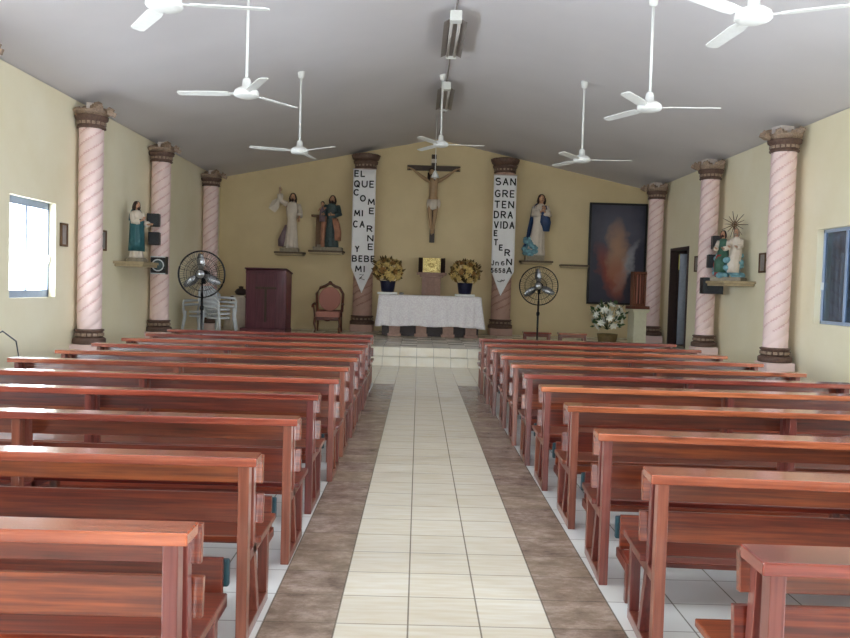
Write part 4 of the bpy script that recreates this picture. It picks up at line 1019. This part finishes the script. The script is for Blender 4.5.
# cloth covered table with a dark urn, left of the lectern
rt = empty('side_table', (-4.2, 18.95, PF), label='small table draped in pale cloth, half hidden left of the lectern', cat='table')
m = MB(); m.bb(-0.2, 0.2, -0.2, 0.2, 0.82, 0.85); m.build('table_top', 'chairwood', rt)
for sx in (-1, 1):
    for sy in (-1, 1):
        m = MB(); m.bb(sx*0.17-0.02, sx*0.17+0.02, sy*0.17-0.02, sy*0.17+0.02, 0, 0.82); m.build('leg', 'chairwood', rt)
m = MB(); m.loft([(0.06, 0, 0, 0.40, 0.34, 1.5), (0.4, 0, 0, 0.33, 0.29, 1.0), (0.8, 0, 0, 0.25, 0.25, 0.3), (0.865, 0, 0, 0.23, 0.23, 0.0), (0.87, 0, 0, 0.02, 0.02, 0)], n=60, folds=12, amp=0.05, cap=False)
tag(m.build('tablecloth', 'robewhite', loc=(-4.2, 18.95, PF), solid=0.005), 'pale cloth draped over the small table left of the lectern', 'tablecloth')
m = MB(); m.lathe([(0.06, 0), (0.12, 0.02), (0.15, 0.08), (0.10, 0.14), (0.05, 0.16), (0.06, 0.2), (0, 0.21)], n=20); tag(m.build('urn', 'darkpanel', loc=(-4.2, 18.95, PF+0.875)), 'dark lidded urn on the cloth covered table', 'urn')

# white plastic armchairs
def plastic_chair():
    rt = empty('plastic_chair')
    m = MB(); m.loft([(0.40, 0, 0, 0.24, 0.23), (0.425, 0, 0, 0.25, 0.24), (0.44, 0, 0, 0.235, 0.225), (0.432, 0, 0, 0.1, 0.1)], n=28); m.build('seat', 'whiteplastic', rt)
    m = MB()
    m.tube([(-0.25, 0.2, 0.43), (-0.27, 0.30, 0.80), (-0.15, 0.33, 0.88), (0.15, 0.33, 0.88), (0.27, 0.30, 0.80), (0.25, 0.2, 0.43)], 0.022, 8)
    for k in range(6):
        x = -0.17+k*0.068; m.box((x, 0.27, 0.65), (0.035, 0.012, 0.45), (R(-13), 0, 0))
    m.build('backrest', 'whiteplastic', rt)
    for s in (-1, 1):
        m = MB(); m.tube([(s*0.27, 0.27, 0.66), (s*0.31, 0.05, 0.66), (s*0.31, -0.18, 0.65), (s*0.29, -0.23, 0.58), (s*0.26, -0.22, 0.43)], [0.02, 0.028, 0.028, 0.022, 0.02], 8); m.build('armrest', 'whiteplastic', rt)
        m = MB(); m.tube([(s*0.24, -0.2, 0.44), (s*0.28, -0.27, 0.0)], [0.032, 0.02], 8); m.build('leg', 'whiteplastic', rt)
        m = MB(); m.tube([(s*0.24, 0.2, 0.44), (s*0.28, 0.30, 0.0)], [0.032, 0.02], 8); m.build('leg', 'whiteplastic', rt)
    return rt
pc = plastic_chair()
spots = [(-4.74, 17.45, 0, -25, 'lower white plastic armchair in the stack right behind the left pedestal fan'), (-4.74, 17.45, 0.09, -25, 'upper white plastic armchair in the stack right behind the left pedestal fan'),
         (-4.2, 16.85, 0, 65, 'lower white plastic armchair in the stack right of the left pedestal fan'), (-4.2, 16.85, 0.09, 65, 'middle white plastic armchair in the stack right of the left pedestal fan'), (-4.2, 16.85, 0.18, 65, 'topmost white plastic armchair in the stack right of the left pedestal fan')]
for i, (x, y, dz, a, lb) in enumerate(spots):
    o = pc if i == 0 else copy_tree(pc)
    o.location = (x, y, PF+dz); o.rotation_euler.z = R(a); tag(o, lb, 'chair', 'stacked white plastic chairs')

# pedestal fans
def ped_fan():
    rt = empty('pedestal_fan')
    m = MB(); m.lathe([(0.25, 0.0), (0.25, 0.03), (0.2, 0.05), (0.04, 0.07), (0.03, 0.12)], n=32); m.build('base', 'blackmetal', rt)
    m = MB(); m.tube([(0, 0, 0.06), (0, 0, 0.98)], 0.02, 10); m.tube([(0, 0, 0.7), (0, 0, 1.2)], 0.014, 10); m.lathe([(0.03, 0.68), (0.035, 0.74), (0.02, 0.76)], n=12); m.build('pole', 'blackmetal', rt)
    m = MB(); m.tube([(0, 0.22, 1.28), (0, 0.02, 1.28)], [0.07, 0.08], 18); m.box((0, 0.10, 1.18), (0.05, 0.08, 0.12)); m.build('motor', 'blackmetal', rt, bevel=0.004)
    m = MB()
    RF = 0.385
    for rr_, y in ((RF, -0.03), (RF, -0.055), (RF*0.72, -0.11), (RF*0.42, -0.13), (RF*0.2, -0.135), (RF*0.72, 0.03), (RF*0.4, 0.04)):
        th = 0.012 if rr_ == RF else 0.0035
        m.tube([(rr_*math.cos(2*PI*k/40), y, 1.28+rr_*math.sin(2*PI*k/40)) for k in range(41)], th, 6, cap=False)
    for k in range(56):
        w = 2*PI*k/56; c, s = math.cos(w), math.sin(w)
        m.tube([(0.07*c, -0.135, 1.28+0.07*s), (RF*0.6*c, -0.125, 1.28+RF*0.6*s), (RF*0.9*c, -0.09, 1.28+RF*0.9*s), (RF*c, -0.05, 1.28+RF*s)], 0.0022, 4)
        if k % 2 == 0: m.tube([(0.09*c, 0.045, 1.28+0.09*s), (RF*0.7*c, 0.035, 1.28+RF*0.7*s), (RF*c, -0.03, 1.28+RF*s)], 0.0022, 4)
    m.build('guard', 'blackmetal', rt)
    m = MB(); m.tube([(0, -0.14, 1.28), (0, -0.125, 1.28)], 0.07, 20); m.build('badge_disc', 'steel', rt)
    for k in range(3):
        w = R(95)+2*PI*k/3
        b = MB(); vs = []
        for i in range(9):
            r_ = 0.05+0.30*i/8; wd = 0.05+0.10*math.sin(PI*min(1, i/8*0.9+0.08)); tw = 0.6-0.35*i/8
            for e in (-1, 1):
                d = e*wd*0.5; vs.append((r_*math.cos(w)-d*math.cos(tw)*math.sin(w), -0.045+d*math.sin(tw)*0.6, 1.28+r_*math.sin(w)+d*math.cos(tw)*math.cos(w)))
        b.add(vs, [(2*i, 2*i+1, 2*i+3, 2*i+2) for i in range(8)], True); b.build('blade', 'steel', rt, solid=0.004)
    return rt
pf = ped_fan(); pf.location = (-3.62, 13.4, 0.0)
tag(pf, 'black pedestal fan with steel blades in front of the white chairs', 'pedestal fan')
pf2 = copy_tree(pf); pf2.location = (2.42, 16.15, PF); pf2.rotation_euler.z = R(-14); tag(pf2, 'black pedestal fan under the blue mantled statue', 'pedestal fan')
pf['group'] = pf2['group'] = 'pedestal fans'
# the left one stands taller
for c in kids(pf):
    if c.name.startswith('base'): continue
    if c.name.startswith('pole'):
        c.data = c.data.copy()
        for v in c.data.vertices:
            if v.co.z > 0.5: v.co.z += 0.36
    else: c.location.z += 0.36

# low stools
def stool():
    rt = empty('low_stool')
    m = MB(); m.bb(-0.29, 0.29, -0.15, 0.15, 0.28, 0.32); m.build('seat', 'rosestone' if False else 'woodledge', rt, bevel=0.006)
    m = MB(); m.bb(-0.25, 0.25, -0.12, 0.12, 0.22, 0.28); m.build('apron', 'wood', rt, bevel=0.003)
    for sx in (-1, 1):
        for sy in (-1, 1):
            m = MB(); m.bb(sx*0.25-0.02, sx*0.25+0.02, sy*0.12-0.02, sy*0.12+0.02, 0, 0.28); m.build('leg', 'woodend', rt, bevel=0.003)
    return rt
s1 = stool(); s1.location = (2.50, 16.75, PF); tag(s1, 'low wooden stool just behind the right pedestal fan', 'stool', 'low stools on the right of the platform')
s2 = copy_tree(s1); s2.location = (3.24, 16.75, PF); tag(s2, 'low wooden stool between the right pedestal fan and the white lilies', 'stool', 'low stools on the right of the platform')

# white lilies
def big_pot(rt):
    m = MB(); m.lathe([(0.13, 0.0), (0.17, 0.01), (0.2, 0.18), (0.22, 0.3), (0.19, 0.3), (0.17, 0.26)], n=26); m.build('pot', 'leafbrown', rt)
bouquet((4.08, 17.15, PF), 'large white lily arrangement in a dark pot beside the cream pedestal', 'flowers', big_pot, None, ['lily'], 'leaf', 0.33, 0.30, 0.66, 26, 0.10, 9)
# cream pedestal with slatted wooden stand
rt = empty('pedestal', (4.83, 17.6, PF), R(12), label='cream painted square pedestal right of the white lilies', cat='pedestal')
m = MB(); m.bb(-0.15, 0.15, -0.15, 0.15, 0.05, 0.78); m.build('shaft', 'cream', rt, bevel=0.008)
m = MB(); m.bb(-0.18, 0.18, -0.18, 0.18, 0.76, 0.80); m.bb(-0.2, 0.2, -0.2, 0.2, 0.80, 0.84); m.build('cornice', 'cream', rt, bevel=0.006)
m = MB(); m.bb(-0.19, 0.19, -0.19, 0.19, 0.0, 0.05); m.build('foot', 'cream', rt, bevel=0.006)
rt = empty('wooden_reliquary', (4.83, 17.6, PF+0.842), R(12), label='narrow slatted dark red wooden case standing on the cream pedestal', cat='case')
m = MB(); m.bb(-0.21, 0.21, -0.16, 0.16, 0, 0.07); m.build('base', 'chairwood', rt, bevel=0.006)
m = MB()
for s in (-1, 1): m.bb(s*0.14-0.02, s*0.14+0.02, -0.06, 0.06, 0.07, 0.80)
m.bb(-0.16, 0.16, -0.07, 0.07, 0.76, 0.82); m.bb(-0.16, 0.16, -0.06, 0.06, 0.07, 0.12); m.build('frame', 'chairwood', rt, bevel=0.004)
for x in (-0.07, 0, 0.07):
    m = MB(); m.bb(x-0.015, x+0.015, -0.03, -0.01, 0.1, 0.78); m.build('slat', 'chairwood', rt)
m = MB(); m.bb(-0.13, 0.13, 0.02, 0.04, 0.1, 0.78); m.build('back_panel', 'upholstery', rt)

# framed picture
rt = empty('framed_picture', (5.14, 20.88, 1.21), label='large dark framed picture filling the right end of the back wall', cat='picture')
w2, hh = 0.755, 2.64
m = MB(); f = 0.055
m.bb(-w2, w2, -0.03, 0.03, 0, f); m.bb(-w2, w2, -0.03, 0.03, hh-f, hh); m.bb(-w2, -w2+f, -0.03, 0.03, 0, hh); m.bb(w2-f, w2, -0.03, 0.03, 0, hh); m.build('frame', 'black', rt, bevel=0.006)
m = MB(); m.bb(-w2+f, w2-f, -0.015, 0.015, -hh/2+f, hh/2-f); m.build('canvas', 'canvas', rt, loc=(0, 0, hh/2))
m = MB(); m.bb(-0.3, 0.3, 0.03, 0.115, 2.0, 2.06); m.build('hanging_bar', 'darkpanel', rt)

# stations of the cross plaques
def plaque(x, y, z, label, w=0.22):
    s = 1 if x < 0 else -1
    rt = empty('framed_plaque', (x, y, z), label=label, cat='plaque', group='small framed plaques along the side walls')
    m = MB(); h = 0.34
    m.bb(0, s*0.035, -w/2, w/2, 0, 0.03); m.bb(0, s*0.035, -w/2, w/2, h-0.03, h); m.bb(0, s*0.035, -w/2, -w/2+0.03, 0, h); m.bb(0, s*0.035, w/2-0.03, w/2, 0, h); m.build('frame', 'post', rt, bevel=0.004)
    m = MB(); m.bb(0, s*0.018, -w/2+0.02, w/2-0.02, 0.02, h-0.02); m.build('picture', 'fixture', rt)
plaque(XL, 11.83, 1.98, 'small framed plaque between the bright window and the left wall column')
plaque(XL, 13.3, 1.98, 'small framed plaque between the left wall column and the teal mantled statue')
plaque(XR, 13.76, 1.95, 'small framed plaque between the seated pair and the right wall column nearest the window', 0.26)
plaque(XR, 17.05, 2.02, 'small framed plaque between the side doorway and the right speakers')

# speakers
def speaker(x, y, z, w, h, d, rz, label, arm, cone=False):
    rt = empty('speaker', (x, y, z), rz, label=label, cat='speaker', group='wall speakers')
    m = MB(); m.bb(-w/2, w/2, -d/2, d/2, 0, h); m.build('cabinet', 'black', rt, bevel=0.008)
    m = MB(); m.bb(-w/2+0.015, w/2-0.015, -d/2-0.008, -d/2, 0.015, h-0.015); m.build('grille', 'iron' if not cone else 'black', rt, bevel=0.003)
    m = MB(); rad_ = min(w, h)*0.38
    m.tube([(rad_*math.cos(2*PI*k/28), -d/2-0.012, h/2+rad_*math.sin(2*PI*k/28)) for k in range(29)], 0.012 if cone else 0.004, 6, cap=False)
    m.build('cone_ring', 'whiteplastic' if cone else 'black', rt)
    if cone:
        m = MB(); m.tube([(0, -d/2-0.008, h/2), (0, -d/2-0.016, h/2)], [rad_*0.95, rad_*0.9], 24); m.build('cone', 'tealdark', rt)
        m = MB(); m.bb(-w/2, w/2, -d/2-0.014, -d/2, h-0.02, h); m.bb(-w/2, w/2, -d/2-0.014, -d/2, 0, 0.02); m.build('edge_trim', 'whiteplastic', rt)
    m = MB(); m.tube([(0, d/2-0.01, h/2), arm], 0.012, 8); m.build('bracket', 'blackmetal', rt)
speaker(-5.06, 15.26, 2.53, 0.22, 0.24, 0.18, R(8), 'upper small black speaker on the left wall column', (0.02, 0.21, 0.12))
speaker(-5.04, 15.26, 2.18, 0.20, 0.24, 0.18, R(8), 'middle small black speaker on the left wall column', (0.0, 0.21, 0.12))
speaker(-4.86, 15.02, 1.63, 0.27, 0.33, 0.24, R(5), 'black box speaker with a pale ring beside the left wall statue', (-0.08, 0.38, 0.16), True)
speaker(5.69, 15.32, 2.42, 0.21, 0.25, 0.18, R(-8), 'upper small black speaker on the right wall column', (-0.02, 0.21, 0.12))
speaker(5.62, 15.32, 2.06, 0.21, 0.25, 0.18, R(-8), 'middle small black speaker on the right wall column', (0.0, 0.21, 0.12))
speaker(5.58, 15.24, 1.56, 0.38, 0.31, 0.24, R(-5), 'widest black speaker, lowest on the right wall column', (0.03, 0.28, 0.16))
m = MB(); m.tube([(XL+0.02, 9.5, 0.0), (XL+0.03, 9.5, 0.55), (XL+0.08, 9.6, 0.75), (XL+0.18, 9.8, 0.85), (XL+0.27, 9.95, 0.72), (XL+0.3, 10.0, 0.40), (XL+0.28, 10.0, 0.01)], 0.009, 6)
tag(m.build('cable', 'wire'), 'thin grey cable looping beside the left wall behind the pews', 'cable')

rt = empty('pendant_lamp', (0.29, 18.0, 3.98), label='small white bell shaped lamp hanging on a rod before the crucifix', cat='lamp')
m = MB(); m.lathe([(0.085, 0.0), (0.08, 0.04), (0.05, 0.10), (0.025, 0.15), (0.012, 0.16)], n=20); m.build('lamp_shade', 'white', rt)
m = MB(); m.tube([(0, 0, 0.15), (0, 0, ceil_z(0.29)-3.98)], 0.009, 8); m.build('rod', 'white', rt)
m = MB(); m.ball((0, 0, 0.0), 0.04, 12, 8); m.build('bulb', 'tubeglass', rt)

# ------------------------------------------------------------------ light, world, camera
w = bpy.data.worlds.new('daylight'); scene.world = w; w.use_nodes = True
bg = w.node_tree.nodes['Background']; bg.inputs[0].default_value = (0.93, 0.97, 1.0, 1); bg.inputs[1].default_value = 1.0
W_STR = 9.0
bg.inputs[1].default_value = W_STR
cam = bpy.data.cameras.new('camera'); co = bpy.data.objects.new('camera', cam); COL.objects.link(co)
cam.sensor_width = 36; cam.lens = 36*800/850; cam.clip_end = 300
u, v_, f_ = -6.96, 32.83, 800.0
yaw = math.atan(-u/f_); pitch = math.atan(v_/f_*math.cos(yaw)); roll = 0.029
mat = Matrix.Rotation(-yaw, 4, 'Z') @ Matrix.Rotation(R(90)-pitch, 4, 'X') @ Matrix.Rotation(roll, 4, 'Z')
co.matrix_world = Matrix.Translation((0, 0, 1.55)) @ mat
scene.camera = co
scene.view_settings.view_transform = 'Standard'; scene.view_settings.look = 'None'
scene.view_settings.gamma = 1; scene.view_settings.use_curve_mapping = False
scene.view_settings.exposure = 1.65
scene.cycles.max_bounces = 8; scene.cycles.diffuse_bounces = 5; scene.cycles.glossy_bounces = 3; scene.cycles.transparent_max_bounces = 12
scene.cycles.sample_clamp_indirect = 6
